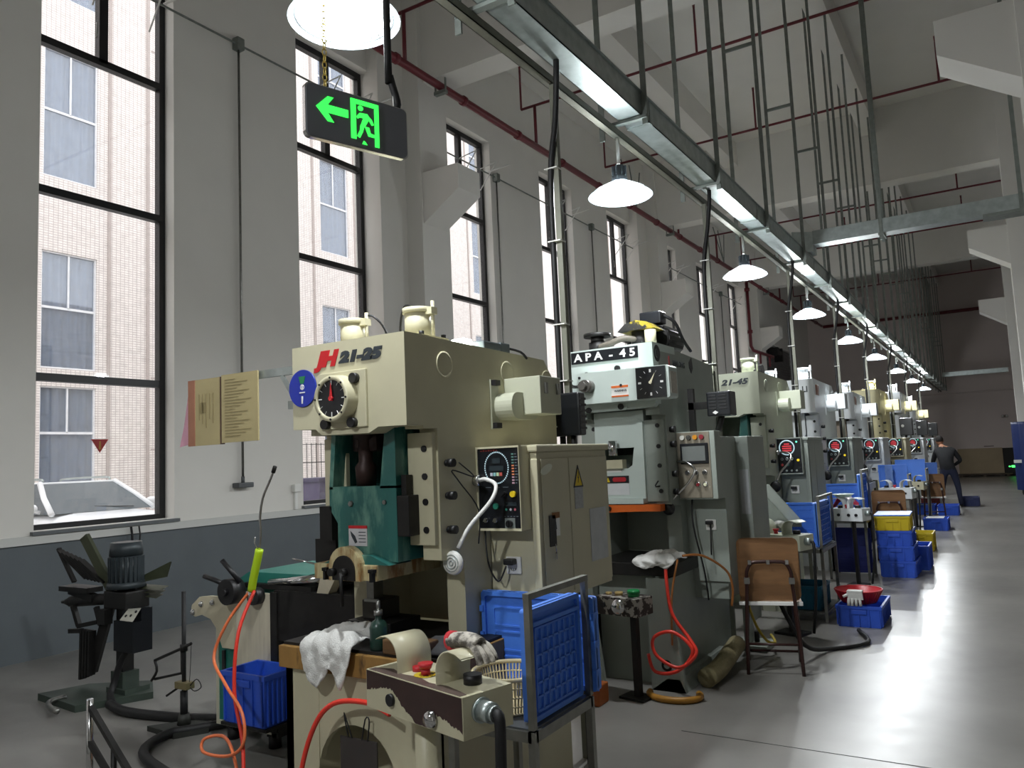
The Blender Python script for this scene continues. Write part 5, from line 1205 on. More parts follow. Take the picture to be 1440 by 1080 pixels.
# ---- decoiler
dc = thing('decoiler', 'dark green motorised decoiler with blade arms by the window wall', 'decoiler', (-5.32, 3.2, 0))
def decoil(p):
    B().prism([(-.45, -.25), (.1, -.3), (.3, .12), (.02, .3), (-.35, .05)], 'z', 0, .045).build('base_plate', mat('green_cast_base', '37423a', .55, .1, .15, 8), p)
    B().box(-.02, .2, -.02, .16, .045, .075).build('foot_block', MATS['green_cast_base'], p)
    B().box(.03, .11, .02, .1, .075, .66).build('column', M_dark, p)
    B().box(.0, .14, .0, .12, .075, .18).build('column_socket', MATS['green_cast_base'], p)
    B().box(-.06, .2, -.02, .16, .6, .72, .01).build('gearbox', M_dark, p)
    mo = B().cyl((.08, .06, .78), (.08, .06, .96), .105, None, 24).cyl((.08, .06, .96), (.08, .06, 1.05), .11, .10, 24).cyl((.08, .06, .74), (.08, .06, .78), .13, .12, 20).build('motor', mat('dark_motor_paint', '2c3438', .45, .1, .1, 10), p)
    fn = B()
    for k in range(22): a = 2*PI*k/22; fn.bar((.08+.105*math.cos(a), .06+.105*math.sin(a), .78), (.08+.105*math.cos(a), .06+.105*math.sin(a), .95), .008, .022)
    fn.build('cooling_fin', MATS['dark_motor_paint'], mo)['kind'] = 'stuff'
    B().cyl((.08, .06, .72), (.08, .06, .745), .06, None, 14).build('motor_flange', M_dark, p)
    # spindle to the left with expanding arms and broad blades
    B().cyl((-.02, .05, .66), (-.5, .0, .62), .04, None, 14).cyl((-.5, 0, .62), (-.56, -.005, .615), .035, .02, 12).cyl((-.56, -.005, .615), (-.6, -.01, .612), .012, None, 8).build('spindle', M_dark, p)
    olive = mat('olive_blade', '3e4330', .5, .2, .12, 8)
    for (a, c) in (((-.06, .04, .72), (-.3, -.02, 1.09)), ((-.08, .04, .6), (-.22, .0, .16))):
        B().bar(a, c, .03, .07).build('blade_arm', olive if c[2] > .7 else M_dark, p)
    B().add([(.02, .1, .74), (.34, .2, .80), (.36, .22, .90), (.33, .23, .90), (.02, .12, .76)], [(0, 1, 2, 3, 4)]).build('side_blade', olive, p, fix=False)
    for k in range(3): B().add([(.0, .08, .73-.02*k), (.36-.03*k, .14, .72-.03*k), (.36-.03*k, .2, .74-.03*k), (.0, .16, .75-.02*k)], [(0, 1, 2, 3)]).build('side_blade', olive, p, fix=False)
    for k in range(6):
        B().bar((-.60+.055*k, -.03, .985-.012*k), (-.33+.045*k, .02, .79-.004*k), .05, .012).build('expander_slat', M_dark, p)
    B().bar((-.62, -.03, 1.0), (-.46, .0, .76), .03, .02).build('slat_rail', M_dark, p)
    B().box(-.56, -.2, -.06, .06, .70, .735).bar((-.5, 0, .7), (-.2, 0, .66), .05, .05).build('upper_shoe', M_dark, p)
    B().bar((-.42, -.03, .6), (-.36, -.02, .46), .03, .03).bar((-.36, -.02, .46), (-.15, 0, .5), .04, .03).bar((-.18, 0, .6), (-.12, 0, .48), .03, .03).bar((-.46, -.03, .42), (-.32, -.02, .43), .03, .03).build('lower_link', M_dark, p)
    for k in range(4): B().bar((-.3+.035*k, -.02, .44), (-.31+.035*k, -.02, .1+.012*k), .02, .05).build('lower_slat', M_dark, p)
    cb = B().box(.13, .35, -.06, .08, .34, .54).prism([(.13, .54), (.35, .54), (.35, .62), (.13, .6)], 'y', .0, .08).build('control_box', M_panel, p)
    B().add([(.2, -.062, .545), (.35, -.062, .545), (.35, .0, .625), (.2, .0, .61)], [(0, 1, 2, 3)]).build('control_plate', mat('silver_plate', 'c8c8bc', .3, .4, .08, 10), cb, fix=False)
    for x, z in ((.24, .57), (.29, .575), (.32, .6)): B().ball((x, -.045+.7*(z-.56), z), .011, 8, 6).build('knob', M_black, cb)
    B().tube([(.2, 0, .34), (.15, -.02, .26), (.12, -.05, .12), (.16, -.1, .06), (.3, -.16, .04)], .022, 8, 4).build('cable', M_blk2, p)
    B().tube([(-.15, -.22, .05), (-.16, -.32, .045), (-.05, -.38, .04), (.08, -.4, .035)], .018, 8, 3).build('foot_handle', M_steel, p)
    B().box(-.06, .02, -.06, .0, .5, .6).build('brake_block', M_dark, p)
decoil(dc)
tag(B().tube([(-5.05, 3.03, .04), (-4.8, 3.0, .03), (-4.4, 3.08, .025), (-4.1, 3.16, .03), (-3.82, 3.2, .03)], .03, 10, 5).build('floor_cable', M_blk2), 'thick black cable on the floor from the decoiler to the feeder', 'cable')
tag(B().tube([(-3.9, 3.3, .03), (-4.1, 3.0, .03), (-4.18, 2.85, .03), (-4.05, 2.62, .03), (-3.7, 2.5, .03), (-3.3, 2.44, .03), (-2.8, 2.42, .03), (-2.72, 2.46, .1)], .026, 10, 5).build('floor_cable', M_blk2), 'black cable looping round the foot of the sensor stand', 'cable')
wk = tag(B().tube([(XW+.06, 4.42, 1.03), (XW+.08, 4.42, .95), (XW+.07, 4.43, .72)], .012, 6).tube([(XW+.06, 4.5, 1.03), (XW+.08, 4.5, .95), (XW+.07, 4.48, .7)], .008, 6).build('hanging_strap', M_blk2), 'black straps hung from the window ledge behind the decoiler', 'strap')
# ---- sensor stand
ss = thing('sensor_stand', 'black sensor stand with bent wire arms between decoiler and feeder', 'stand', (-4.25, 3.01, 0))
B().prism([(-.18, -.12), (.1, -.14), (.2, .02), (.1, .12), (-.04, .06)], 'z', 0, .03).cyl((0, 0, .03), (0, 0, .09), .04, .03, 14).build('base', mat('dark_cast_iron', '2e302c', .6, .2, .15, 10), ss)
B().cyl((0, 0, .05), (0, 0, .8), .0125, None, 10).cyl((0, 0, .05), (0, 0, .22), .022, None, 12).build('pole', M_blk2, ss)
B().box(-.05, .06, -.03, .03, .235, .275, .004).build('clamp_block', mat('brass_clamp', '8a7f5c', .45, .5, .1, 10), ss)
B().tube([(.07, 0, .5), (0, -.01, .47), (-.24, -.03, .38)], .009, 8).tube([(-.24, -.03, .38), (-.22, -.03, .32), (-.26, -.04, .26)], .008, 8, 3).tube([(-.24, -.03, .27), (-.02, 0, .32), (-.02, 0, .46)], .008, 8).tube([(-.04, 0, .24), (-.14, -.02, .18)], .007, 6).build('arm', M_dark, ss)
B().tube([(.07, 0, .5), (.06, 0, .35), (.05, 0, .27)], .002, 5, 3).tube([(.05, 0, .25), (.12, 0, .3), (.16, 0, .26), (.1, 0, .23), (.05, 0, .25)], .003, 5, 4).build('sensor_wire', M_black, ss)
B().cyl((0, 0, .45), (0, 0, .49), .022, None, 10).build('arm_clamp', M_dark, ss)
# bent steel frame in the left foreground
bf = thing('steel_frame', 'dark steel tube frame with bright post standing in the left foreground', 'frame', (-3.48, 2.0, 0))
B().cyl((0, 0, 0), (0, 0, .54), .014, None, 12).build('bright_post', M_chrome, bf)
B().bar((0, 0, .51), (.62, -.08, .17), .022, .022).build('top_rail', M_dark, bf)
B().bar((0, 0, .36), (.42, -.06, .15), .022, .022).build('lower_rail', M_dark, bf)
B().cyl((.23, -.03, .38), (.23, -.03, 0), .012, None, 10).build('middle_post', M_dark, bf)
B().bar((.62, -.08, .17), (.62, -.08, 0), .022, .022).build('end_leg', M_dark, bf)
# ---- instruction folder on a bracket
bk = thing('instruction_folder', 'yellowed open instruction folder on a bracket beside the first press', 'folder', (-3.25, 2.33, 1.63))
B().box(0, .235, 0, .006, 0, .31).build('left_page', mat('yellowed_paper', 'a99c72', .6, 0, .06, 8), bk)
B().box(.245, .49, -.004, .004, .005, .315).build('right_page', MATS['yellowed_paper'], bk)
B().box(0, .05, -.002, 0, 0, .31).build('red_margin', mat('faded_red_margin', '9c6a52', .6, 0, .1, 12), bk)
B().box(.232, .248, -.002, .012, 0, .31).build('spine', mat('brown_spine', '4c3426', .6), bk)
ln = B()
for k in range(20): ln.box(.27, .27+.07+.12*((k*37) % 10)/10, -.0055, -.004, .29-.0135*k, .2915-.0135*k)
for k in range(5): ln.box(.08+.025*k, .085+.025*k, -.0015, 0, .12-.02*(k % 3), .24)
ln.box(.09, .13, -.0015, 0, .15, .2).build('print_lines', mat('faint_print', '877a54', .7), bk)
B().add([(-.08, .01, .0), (0, .008, .01), (0, .008, .27), (-.01, .01, .27), (-.05, .012, .1)], [(0, 1, 2, 3, 4)]).build('pink_sheet', mat('pink_film', 'd8a0b4', .4), bk, fix=False)
B().box(.40, .735, .015, .03, .28, .315).box(.66, .735, .015, .03, .13, .165).bar((.62, .02, .28), (.715, .02, .15), .008, .02).box(.7, .74, .01, .035, .13, .32).box(-.0, .45, .01, .02, .29, .3).build('bracket', M_galv, bk)
# ---- station 2 (grey press)
cs = thing('button_box', 'chipped grey button box with big green button before the grey press', 'control stand', (-2.27, 4.56, 0), -.17)
M_chipg = mat('chipped_grey_paint', 'a09c94', .45, 0, .05, 8, c2='2b2321', thr=.47, soft=.02, wscale=16)
B().box(0, .31, 0, .18, .51, .62, .004).build('box', M_chipg, cs)
B().cyl((.23, .09, .62), (.23, .09, .64), .036, None, 20).cyl((.23, .09, .64), (.23, .09, .66), .042, .038, 20).build('green_button', mat('big_green_button', '1c8a4a', .35), cs)
B().cyl((.12, .09, .62), (.12, .09, .64), .026, None, 16).cyl((.05, .08, .62), (.05, .08, .635), .02, None, 14).pieces('small_button', mat('tan_button', 'a8905a', .4), cs)
B().lathe([(.001, -.03), (.03, -.028), (.045, -.012), (.05, 0)], (.17, 0, .565), 'y', 18).build('key_lock', M_chrome, cs)
B().cyl((.06, 0, .57), (.06, -.01, .57), .018, None, 12).build('front_plug', M_black, cs)
B().box(.2, .24, .08, .12, 0, .51).box(.12, .3, .03, .17, 0, .015).build('post', M_dark, cs)
tag(B().tube([(-1.9, 4.86, .82), (-1.88, 4.8, .7), (-1.84, 4.76, .5), (-1.72, 4.72, .36), (-1.68, 4.7, .28), (-1.78, 4.66, .2), (-1.92, 4.66, .26), (-1.94, 4.68, .36), (-1.82, 4.7, .4), (-1.7, 4.7, .3), (-1.8, 4.7, .17), (-1.95, 4.7, .15), (-2.0, 4.72, .25)], .011, 8, 6).build('air_hose', M_hoser), 'red air hose looped in a coil on the leg of the grey press', 'hose')
tag(B().tube([(-1.8, 4.9, .84), (-1.7, 5.0, .83), (-1.6, 5.15, .72), (-1.58, 5.2, .6), (-1.6, 5.22, .48)], .008, 8, 5).tube([(-1.82, 4.86, .82), (-1.85, 4.8, .6), (-1.86, 4.78, .3)], .007, 8, 4).build('air_line', mat('tan_orange_line', 'b07038', .4)), 'thin tan air line trailing from the cloth on the grey press', 'hose')
rows = rag_rows(-2.1, .3, 4.99, .795, .05)
blob_cloth('white_cloth', 'crumpled white cotton gloves on the bolster of the grey press', 'gloves', rows, M_glove, .004, 1, 5)
td = tag(B().tube([(-1.72, 4.98, .065), (-1.71, 5.2, .07), (-1.72, 5.5, .1), (-1.73, 5.7, .12)], .062, 16, 4).build('fabric_duct', mat('tan_canvas', '8f8562', .8, 0, .12, 8, bump=.4, bscale=30)), 'tan canvas duct lying along the foot of the grey press', 'duct')
n_ = 14
tag(B().tube([(-1.84+.16*math.cos(PI+PI*1.2*i/n_), 4.72+.12*math.sin(PI+PI*1.2*i/n_), .02) for i in range(n_+1)], .02, 10).build('ochre_ring', mat('ochre_rubber', 'b07c28', .45, 0, .1, 8)), 'ochre rubber ring lying under the front foot of the grey press', 'ring')
tag(B().box(-2.42, -2.18, 4.36, 4.5, 0, .12, .01).build('orange_box', mat('orange_brown_paint', '9a5220', .5, 0, .1, 8)), 'low orange-brown steel box on the floor by the grey press', 'box')
ft = thing('press_foot_bracket', 'grey slotted foot bracket behind the grey press leg', 'bracket', (-1.76, 6.0, 0))
B().prism([(0, 0), (.28, 0), (.28, .04), (.06, .34), (0, .34)], 'x', 0, .02).prism([(0, 0), (.28, 0), (.28, .04), (0, .04)], 'x', -.1, .16).build('gusset', M_grey, ft)
B().cyl((.05, .16, .04), (.05, .16, .12), .02, None, 8).build('anchor_bolt', M_dark, ft)
tag(B().tube([(-1.72, 6.02, .34), (-1.66, 5.98, .2), (-1.58, 5.95, .1), (-1.54, 6.02, .08), (-1.6, 6.15, .1)], .01, 8, 5).build('yellow_hose', mat('yellow_hose', 'c0a838', .45)), 'yellow air hose beside the foot bracket of the grey press', 'hose')
tag(B().tube([(-1.5, 5.9, .5), (-1.4, 5.85, .3), (-1.3, 5.9, .1), (-1.2, 6.2, .02), (-.98, 6.5, .02), (-1.1, 6.9, .02)], .016, 8, 5).build('floor_cable', M_blk2), 'black cable curling on the floor behind the wooden chair', 'cable')
# ---- plywood chairs
M_tube = mat('maroon_tube', '3a2320', .35, .3)
def chair(label, loc, rz=0, group=None):
    e = thing('plywood_chair', label, 'chair', loc, rz, group)
    w_ = .2
    bz0, bz1 = .475, .90
    n = 10; bv = []
    bk = B().prism(rrect(-.2, .2, bz0, bz1, .045, 5), 'y', -.012, 0); bk.v = [(x, y-.05*(z-bz0)+.04*(x/.2)**2, z) for x, y, z in bk.v]
    bk.build('backrest', M_tanw, e)
    B().box(-.2, .2, .0, .38, .455, .473, .006).build('seat', mat('plywood_seat', '9c7448', .5, 0, .12, 3, stretch=(14, 2, 2)), e)
    B().box(-.205, .205, -.012, .012, .45, .474, .003).build('seat_edge', M_white2, e)
    u = B().tube([(-.175, -.03, 0), (-.165, -.035, .3), (-.145, -.04, .6), (-.14, -.045, .68), (-.11, -.046, .735), (-.06, -.046, .745), (.06, -.046, .745), (.11, -.046, .735), (.14, -.045, .68), (.145, -.04, .6), (.165, -.035, .3), (.175, -.03, 0)], .0125, 10, 3)
    u.build('back_frame', M_tube, e)
    for s in (-1, 1):
        B().tube([(s*.15, .0, .45), (s*.17, .2, .2), (s*.175, .34, 0)], .0125, 10).build('leg', M_tube, e)
        B().box(s*.143-.018, s*.143+.018, -.062, -.025, .6, .64).build('clamp', M_steel, e)
    B().tube([(-.17, -.03, .2), (.17, -.03, .2)], .009, 8).build('stretcher', M_tube, e)
    B().tube([(-.175, .3, .08), (.175, .3, .08)], .009, 8).build('stretcher', M_tube, e)
    for x in (-.12, 0, .12): B().box(x-.012, x+.012, -.062, -.03, .728, .758, .003).build('clip', M_chrome, e)
    return e
chair('brown plywood chair with maroon tube frame beside the grey press', (-1.41, 5.47, 0), .26)
chair('brown plywood chair beside the stack of blue crates', (-1.3, 11.25, 0), .1)
chair('brown plywood chair behind the standing worker', (-1.15, 16.6, 0), .06)
# ---- station 3
stand('cream two-hand console behind the wooden chair by the third press', (-1.86, 6.66, 0), -.30, M_creamg, L=.46, D=.22, H=.12)
cart('steel guard stand with teal bin on its lower shelf by the third press', (-1.39, 7.2, 0), .34, .62, .62, 1.05, foot=.08)
panel_lid('blue ribbed tote panel standing behind the third press console', (-1.87, 7.47, .63), .43, .37, M_blue)
panel_lid('blue grid panel in the guard stand above the teal bin', (-1.415, 7.23, .632), .56, .38, M_blue, PI/2, 0, True)
crate('teal bin on the lower shelf of the guard stand', (-1.56, 7.42, .092), .4, .28, .2, mat('teal_polypropylene', '14627f', .45), name='teal_bin', cat='bin')
glove('white glove hung over the chute at the third press', (-1.62, 6.84, .84), 2.2, M_glove, M_glove, .8)
ch = thing('sheet_chute', 'grey sheet-metal chute sloping down from the third press', 'chute', (-1.9, 6.9, 0))
B().prism([(-.1, .8), (-.1, 1.18), (.08, 1.18), (.34, .86), (.34, .8)], 'y', 0, .02).add([(.08, 0, 1.18), (.34, 0, .86), (.34, .4, .86), (.08, .4, 1.18)], [(0, 1, 2, 3)]).prism([(-.1, .8), (-.1, 1.18), (.08, 1.18), (.34, .86), (.34, .8)], 'y', .38, .4).build('chute_body', M_grey, ch)
B().box(-.1, -.07, 0, .4, 0, .8).box(.3, .33, .0, .03, 0, .82).build('support_leg', M_grey, ch)
c1 = crate('blue crate on the floor carrying the red basin', (-1.12, 7.38, 0), .58, .36, .17, M_blued)
rb_ = thing('red_basin', 'red slatted basin on the blue crate with a glove over its rim', 'basin', (-1.14, 7.3, .172))
B().lathe([(.001, 0), (.135, 0), (.185, .1), (.19, .108), (.18, .104), (.13, .01), (.001, .01)], (0, 0, 0), 'z', 36).build('bowl', M_red, rb_)
B().tube([(.187*math.cos(2*PI*i/36), .187*math.sin(2*PI*i/36), .106) for i in range(36)], .007, 6, closed=True).build('rim', M_red, rb_)
k = B()
for i in range(40): a = 2*PI*i/40; k.bar((.14*math.cos(a), .14*math.sin(a), .01), (.188*math.cos(a), .188*math.sin(a), .1), .006, .004)
k.build('slat', M_red, rb_)['kind'] = 'stuff'
gv = thing('work_glove', 'white glove hanging over the rim of the red basin', 'glove', (-1.14, 7.1, .285))
gb = B().prism([(-.06, -.0), (.06, 0), (.065, -.06), (-.05, -.06)], 'y', -.014, .002)
for q in (-.045, -.02, .008, .036): gb.tube([(q, -.006, -.05), (q*1.1, -.01, -.08), (q*1.15, -.01, -.11)], .012, 8)
gb.tube([(-.05, -.006, -.02), (-.09, -.01, -.04)], .012, 8); gb.build('glove_body', M_glove, gv)
B().box(-.06, .06, -.016, .06, -.004, .012, .004).build('cuff', M_glove, gv)
# ---- station 4 (LI press)
stand('white two-hand console by the LI press', (-1.66, 9.14, 0), -.25, M_white, L=.36, D=.22, H=.13, zt=.82)
cart('steel guard stand beside the stack of crates', (-1.36, 9.55, 0), .4, .5, .66, 1.2)
panel_lid('blue ribbed tote panel behind the white console', (-1.84, 10.06, .667), .44, .38, M_blue)
panel_lid('narrow blue grid panel in the stand beside the crate stack', (-1.385, 9.58, .667), .43, .5, M_blue, PI/2, 0, True)
panel_lid('dark navy panel leaning below the white console', (-1.74, 9.72, .06), .4, .5, mat('navy_panel', '14206a', .5))
rd = [[(-1.75+.052*j, 9.86+.04*i, .78+.12*math.sin(PI*j/6)+.05*math.sin(2*i+j)) for j in range(7)] for i in range(4)]
blob_cloth('red_bag', 'crumpled red and clear plastic bag lying on the LI press stand', 'bag', rd, mat('red_bag_film', '9c2430', .3, 0, .1, 10, c2='b8b4b4', thr=.56, soft=.05, wscale=8), .006, 2, 3)
dish = tag(B().lathe([(.001, 0), (.07, 0), (.11, .03), (.115, .032), (.105, .03), (.065, .008), (.001, .008)], (0, 0, 0), 'z', 28).build('pale_dish', mat('pale_green_dish', 'bcd0c4', .4)), 'pale green dish on top of the white console', 'dish'); dish.location = (-1.52, 9.27, .938)
# crate stack
for k, (m_, h, lb) in enumerate(((M_blued, .18, 'blue crate at the bottom of the tall stack'), (M_blued, .165, 'blue crate second from the bottom of the tall stack'), (M_blued, .165, 'blue crate directly under the yellow crate'), (M_yel, .16, 'yellow crate with blue lid topping the tall stack'))):
    z = (0, .183, .351, .519)[k]
    crate(lb, (-1.095-.012*k, 10.1, z), .56, .37, h, m_, 0.02*(k-1), group='crates in the tall stack', lid=M_blue if k == 3 else None)
crate('single blue crate half hidden behind the tall stack', (-1.0, 10.69, 0), .5, .36, .28, M_blued)
crate('blue crate standing behind the chair legs by the tall stack', (-1.28, 12.0, 0), .5, .36, .26, M_blued)
ye = crate('yellow open crate full of parts on the aisle floor', (-1.07, 12.5, 0), .52, .34, .24, M_yel)
tag(B().box(-.13, .13, -.2, .2, 0, .16, .02).build('parts_bundle', M_galv), 'grey metal parts filling the yellow floor crate', 'parts').location = (-1.07, 12.5, .013)
cr_ = crate('blue crate with papers on top along the aisle', (-1.05, 15.35, 0), .54, .38, .2, M_blued)
tag(B().box(-.15, .12, -.2, .18, 0, .005).build('paper_sheet', M_paper), 'loose paper sheet on the papered blue crate', 'paper').location = (-1.05, 15.35, .203)
crate('blue crate in front of the standing worker', (-1.02, 18.45, 0), .54, .38, .2, M_blued)
crate('blue crate with green contents by the far chair', (-1.46, 18.6, 0), .5, .4, .2, M_blued)
tag(B().box(-.16, .16, -.2, .2, 0, .17, .02).build('green_parts', mat('dark_green_parts', '1e4a2a', .5)), 'dark green parts filling a blue crate by the far chair', 'parts').location = (-1.46, 18.6, .013)
crate('dark blue crate at the feet of the standing worker', (-.72, 20.95, 0), .5, .4, .2, mat('navy_crate', '1a2656', .5))
crate('dark red crate beside the feet of the standing worker', (-1.48, 20.6, 0), .5, .4, .22, mat('dark_red_crate', '5a1a20', .5))
# ---- station 5-7
stand('white two-hand console beyond the tall crate stack', (-1.62, 12.95, 0), -.2, M_white, L=.46, D=.22, H=.16, zt=.84)
panel_lid('blue tote panel behind the second white console', (-1.68, 13.6, .667), .41, .5, M_blue)
panel_lid('pale blue upright strip panel beside the second white console', (-1.56, 13.42, .667), .10, .5, mat('pale_blue_plastic', '6f8fd0', .45), .3)
cart('steel guard stand by the second white console', (-1.25, 13.4, 0), .42, .4, .66, 1.0)
crate('navy bin below the second white console', (-1.46, 13.6, 0), .34, .36, .4, MATS['navy_panel'])
stand('cream two-hand console by the tall cream press', (-1.68, 15.72, 0), -.15, M_cream, L=.46, D=.22, H=.14)
panel_lid('blue tote panel at the tall cream press', (-1.72, 16.33, .787), .5, .4, M_blue)
panel_lid('blue tote panel under the worker arms', (-1.68, 19.4, .687), .46, .36, M_blue)
cart('steel guard stand by the tall cream press', (-1.2, 16.05, 0), .5, .42, .78, 1.0)
cart('steel guard stand where the worker stands', (-1.2, 19.2, 0), .5, .4, .68, .9)
# ---- standing worker seen from behind, bending to the machine on the left
def worker():
    e = thing('person', 'person in dark sweater and navy trousers bending over a press', 'person', (-1.06, 20.4, 0), 0, None, .93)
    J = {'pel': (0, 0, .93), 'sp': (-.02, .03, 1.08), 'ch': (-.05, .12, 1.30), 'nk': (-.10, .20, 1.47), 'hd0': (-.14, .26, 1.54),
         'lh': (-.1, 0, .88), 'lk': (-.17, .02, .48), 'la': (-.2, -.05, .09), 'lt': (-.2, .12, .035),
         'rh': (.1, 0, .88), 'rk': (.17, .03, .48), 'ra': (.2, -.03, .09), 'rt': (.21, .14, .035),
         'ls': (-.24, .16, 1.38), 'le': (-.34, .24, 1.1), 'lw': (-.36, .45, .98), 'lm': (-.36, .53, .96),
         'rs': (.14, .14, 1.37), 're': (.27, .16, 1.12), 'rw': (.1, .4, 1.0), 'rm': (.05, .47, .98)}
    Rr = {'pel': .15, 'sp': .14, 'ch': .155, 'nk': .065, 'hd0': .06, 'lh': .1, 'lk': .07, 'la': .05, 'lt': .04, 'rh': .1, 'rk': .07, 'ra': .05, 'rt': .04,
          'ls': .075, 'le': .052, 'lw': .034, 'lm': .036, 'rs': .075, 're': .052, 'rw': .034, 'rm': .036}
    E_ = [('pel', 'sp'), ('sp', 'ch'), ('ch', 'nk'), ('nk', 'hd0'), ('pel', 'lh'), ('lh', 'lk'), ('lk', 'la'), ('la', 'lt'), ('pel', 'rh'), ('rh', 'rk'), ('rk', 'ra'), ('ra', 'rt'), ('ch', 'ls'), ('ls', 'le'), ('le', 'lw'), ('lw', 'lm'), ('ch', 'rs'), ('rs', 're'), ('re', 'rw'), ('rw', 'rm')]
    for s, m_ in (('l', Vector((-.36, .53, .96))), ('r', Vector((.05, .47, .98)))):
        d = Vector((0, 1, -.25)).normalized() if s == 'l' else Vector((-.7, .7, -.2)).normalized(); sd = d.cross(Vector((0, 0, 1))).normalized()
        for k in range(4):
            a = m_+d*.04+sd*(.027-.018*k); L = (.06, .072, .076, .06)[3-k]
            J[s+'f%da' % k] = tuple(a); J[s+'f%db' % k] = tuple(a+d*L*.55+Vector((0, 0, -.012))); J[s+'f%dc' % k] = tuple(a+d*L*.8+Vector((0, 0, -.045)))
            for q, r_ in (('a', .011), ('b', .0095), ('c', .008)): Rr[s+'f%d' % k+q] = r_
            E_ += [(s+'m', s+'f%da' % k), (s+'f%da' % k, s+'f%db' % k), (s+'f%db' % k, s+'f%dc' % k)]
        t = m_+sd*(.045 if s == 'l' else -.045); J[s+'ta'] = tuple(t); J[s+'tb'] = tuple(t+d*.045); Rr[s+'ta'] = .012; Rr[s+'tb'] = .0095; E_ += [(s+'m', s+'ta'), (s+'ta', s+'tb')]
    ks = list(J); me = bpy.data.meshes.new('body'); me.from_pydata([J[k] for k in ks], [(ks.index(a), ks.index(b)) for a, b in E_], [])
    t = bpy.data.objects.new('body_tmp', me); COL.objects.link(t)
    sk = t.modifiers.new('skin', 'SKIN'); sk.use_smooth_shade = True
    for i, k in enumerate(ks): v = me.skin_vertices[0].data[i]; v.radius = (Rr[k], Rr[k]*(.8 if k in ('pel', 'sp', 'ch') else 1)); v.use_root = (k == 'pel')
    sb = t.modifiers.new('sub', 'SUBSURF'); sb.levels = sb.render_levels = 2
    dg = bpy.context.evaluated_depsgraph_get(); dg.update(); nm = bpy.data.meshes.new_from_object(t.evaluated_get(dg)); bpy.data.objects.remove(t)
    sw, tr_, skn, sh = mat('black_sweater', '17181b', .9, 0, .1, 12), mat('navy_trousers', '1a2038', .85, 0, .08, 10), mat('skin', 'a8775c', .55), mat('dark_shoes', '16151a', .6)
    nm.materials.clear()
    for q in (sw, tr_, skn, sh): nm.materials.append(q)
    for p in nm.polygons:
        c = p.center; p.use_smooth = True
        z = c.z
        if z < .07: p.material_index = 3
        elif z < .93: p.material_index = 1
        elif z > 1.475 and c.y > .12: p.material_index = 2
        elif c.y > .40: p.material_index = 2
        else: p.material_index = 0
    o = bpy.data.objects.new('body', nm); COL.objects.link(o); o.parent = e
    hd = B().ball((-.15, .29, 1.62), .1, 18, 14, (.8, .98, 1.15)).ball((-.15, .395, 1.605), .018, 8, 6, (.8, 1, 1.2))
    for s in (-1, 1): hd.ball((-.15+s*.08, .285, 1.605), .024, 8, 6, (.4, .8, 1.2))
    ho = hd.build('head', skn, e)
    fc = B()
    for s in (-1, 1): fc.ball((-.15+s*.034, .377, 1.625), .011, 8, 6)
    fc.build('eye', M_black, ho); B().box(-.175, -.125, .372, .38, 1.565, 1.572).build('mouth', mat('lips', '7a4438', .6), ho)
    hr = B().ball((-.15, .275, 1.645), .105, 18, 12, (.82, .96, 1.05)); hr.v = [(x, min(y, .345), max(z, 1.60)) for x, y, z in hr.v]
    hr.build('hair', mat('short_dark_hair', '1c1816', .8, bump=.4, bscale=120), ho)
    return e
worker()
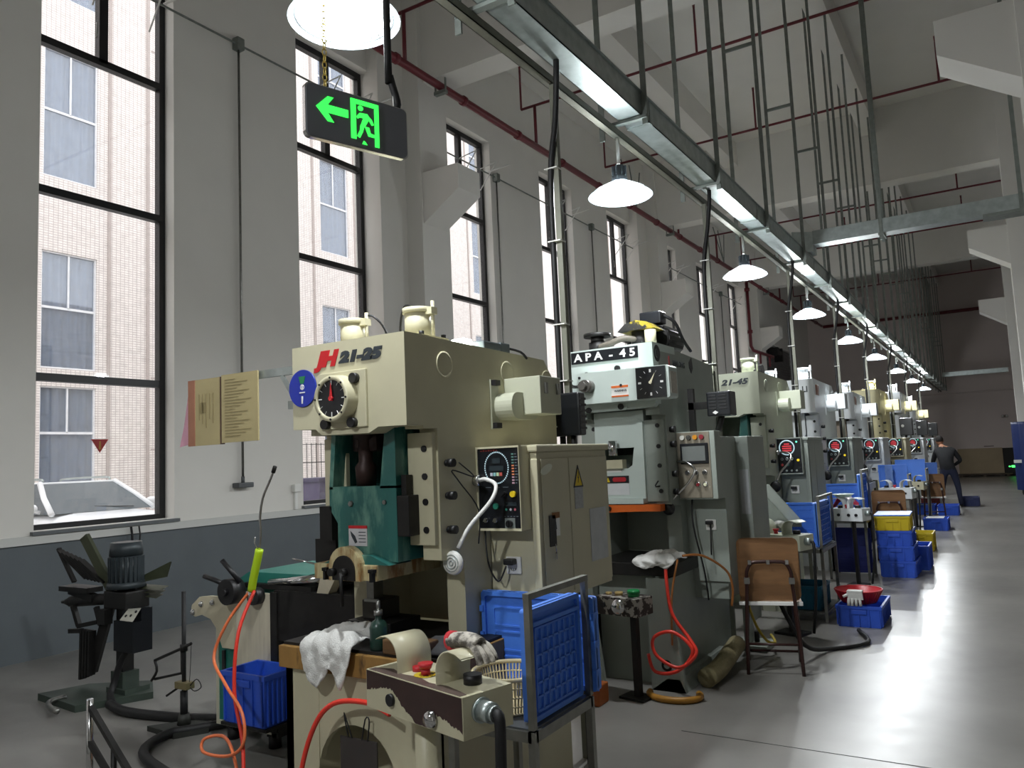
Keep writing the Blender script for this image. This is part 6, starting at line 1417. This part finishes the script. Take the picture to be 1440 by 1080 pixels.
# ---- far end and right side
cbd = tag(B().box(-1.55, .03, YE-.12, YE-.06, .12, 1.14).build('board_panel', mat('beige_board', 'a8977a', .7, 0, .08, 2, c2='6f6450', thr=.6, soft=.15, wscale=2)), 'large beige board leaning on the far wall', 'board')
pl = thing('timber_pallet', 'long low timber skid under the beige board', 'pallet', (-1.6, YE-.5, 0))
B().box(0, 1.9, 0, .4, .07, .115).build('deck', mat('dark_timber', '54483a', .7, 0, .15, 6), pl)
for x in (.1, .9, 1.7): B().box(x, x+.1, 0, .4, 0, .07).build('bearer', MATS['dark_timber'], pl)
es = thing('low_exit_sign', 'small green lit exit sign low on the dark panel at the far wall', 'sign', (.16, YE-.06, .3))
B().box(0, .3, 0, .03, 0, .14, .004).build('case', M_black, es)
B().prism([(.02, .07), (.07, .11), (.07, .085), (.11, .085), (.11, .055), (.07, .055), (.07, .03)], 'y', -.002, 0).box(.13, .27, -.002, 0, .025, .115).build('lit_symbol', emat('exit_green2', '4dff6a', 1.6), es)
em = thing('emergency_light', 'small dark emergency light high on the far wall', 'light', (.22, YE-.1, 2.35))
B().box(-.1, .12, 0, .1, 0, .1, .01).build('case', mat('grey_case', '6a5e58', .5), em); B().ball((-.06, -.02, .05), .04, 8, 6).ball((.08, -.02, .05), .04, 8, 6).pieces('lamp', M_white2, em)
for x in (-2.5, -.6): tag(B().box(x, x+.35, YE-.01, YE, 1.2, 1.23).build('wall_slot', mat('grey_slot', '5d5550', .6)), 'thin grey slot label on the far wall %s' % ('behind the worker' if x < -1 else 'above the beige board'), 'label')
tp = thing('tarp_rack', 'tall rack wrapped in dark blue tarpaulin beside the right column', 'rack', (.30, 24.6, 0))
tb = B(); rows = []
N_ = 28
def tarp(z, k): return [((.0+.55*(.5+.5*math.cos(a)))+.04*math.sin(5*a+k), 1.0*(.5+.5*math.sin(a))+.04*math.cos(7*a+k), z) for a in [2*PI*i/N_ for i in range(N_)]]
R4 = [tarp(z, .4*z) for z in (0.12, .5, 1.0, 1.5, 1.85, 1.92)]
vs = [v for r_ in R4 for v in r_]; fs = [(j*N_+i, j*N_+(i+1) % N_, (j+1)*N_+(i+1) % N_, (j+1)*N_+i) for j in range(len(R4)-1) for i in range(N_)]+[tuple(len(R4)*N_-N_+i for i in range(N_))]
tb.add(vs, fs, True).build('tarpaulin', mat('navy_tarpaulin', '16285c', .5, 0, .1, 4), tp)
for x, y in ((.1, .2), (.45, .2), (.1, .8), (.45, .8)): B().box(x-.02, x+.02, y-.02, y+.02, 0, .14).build('leg', M_dark, tp)
B().box(-.05, .2, .1, .2, .84, .92).build('white_tape', M_white2, tp)
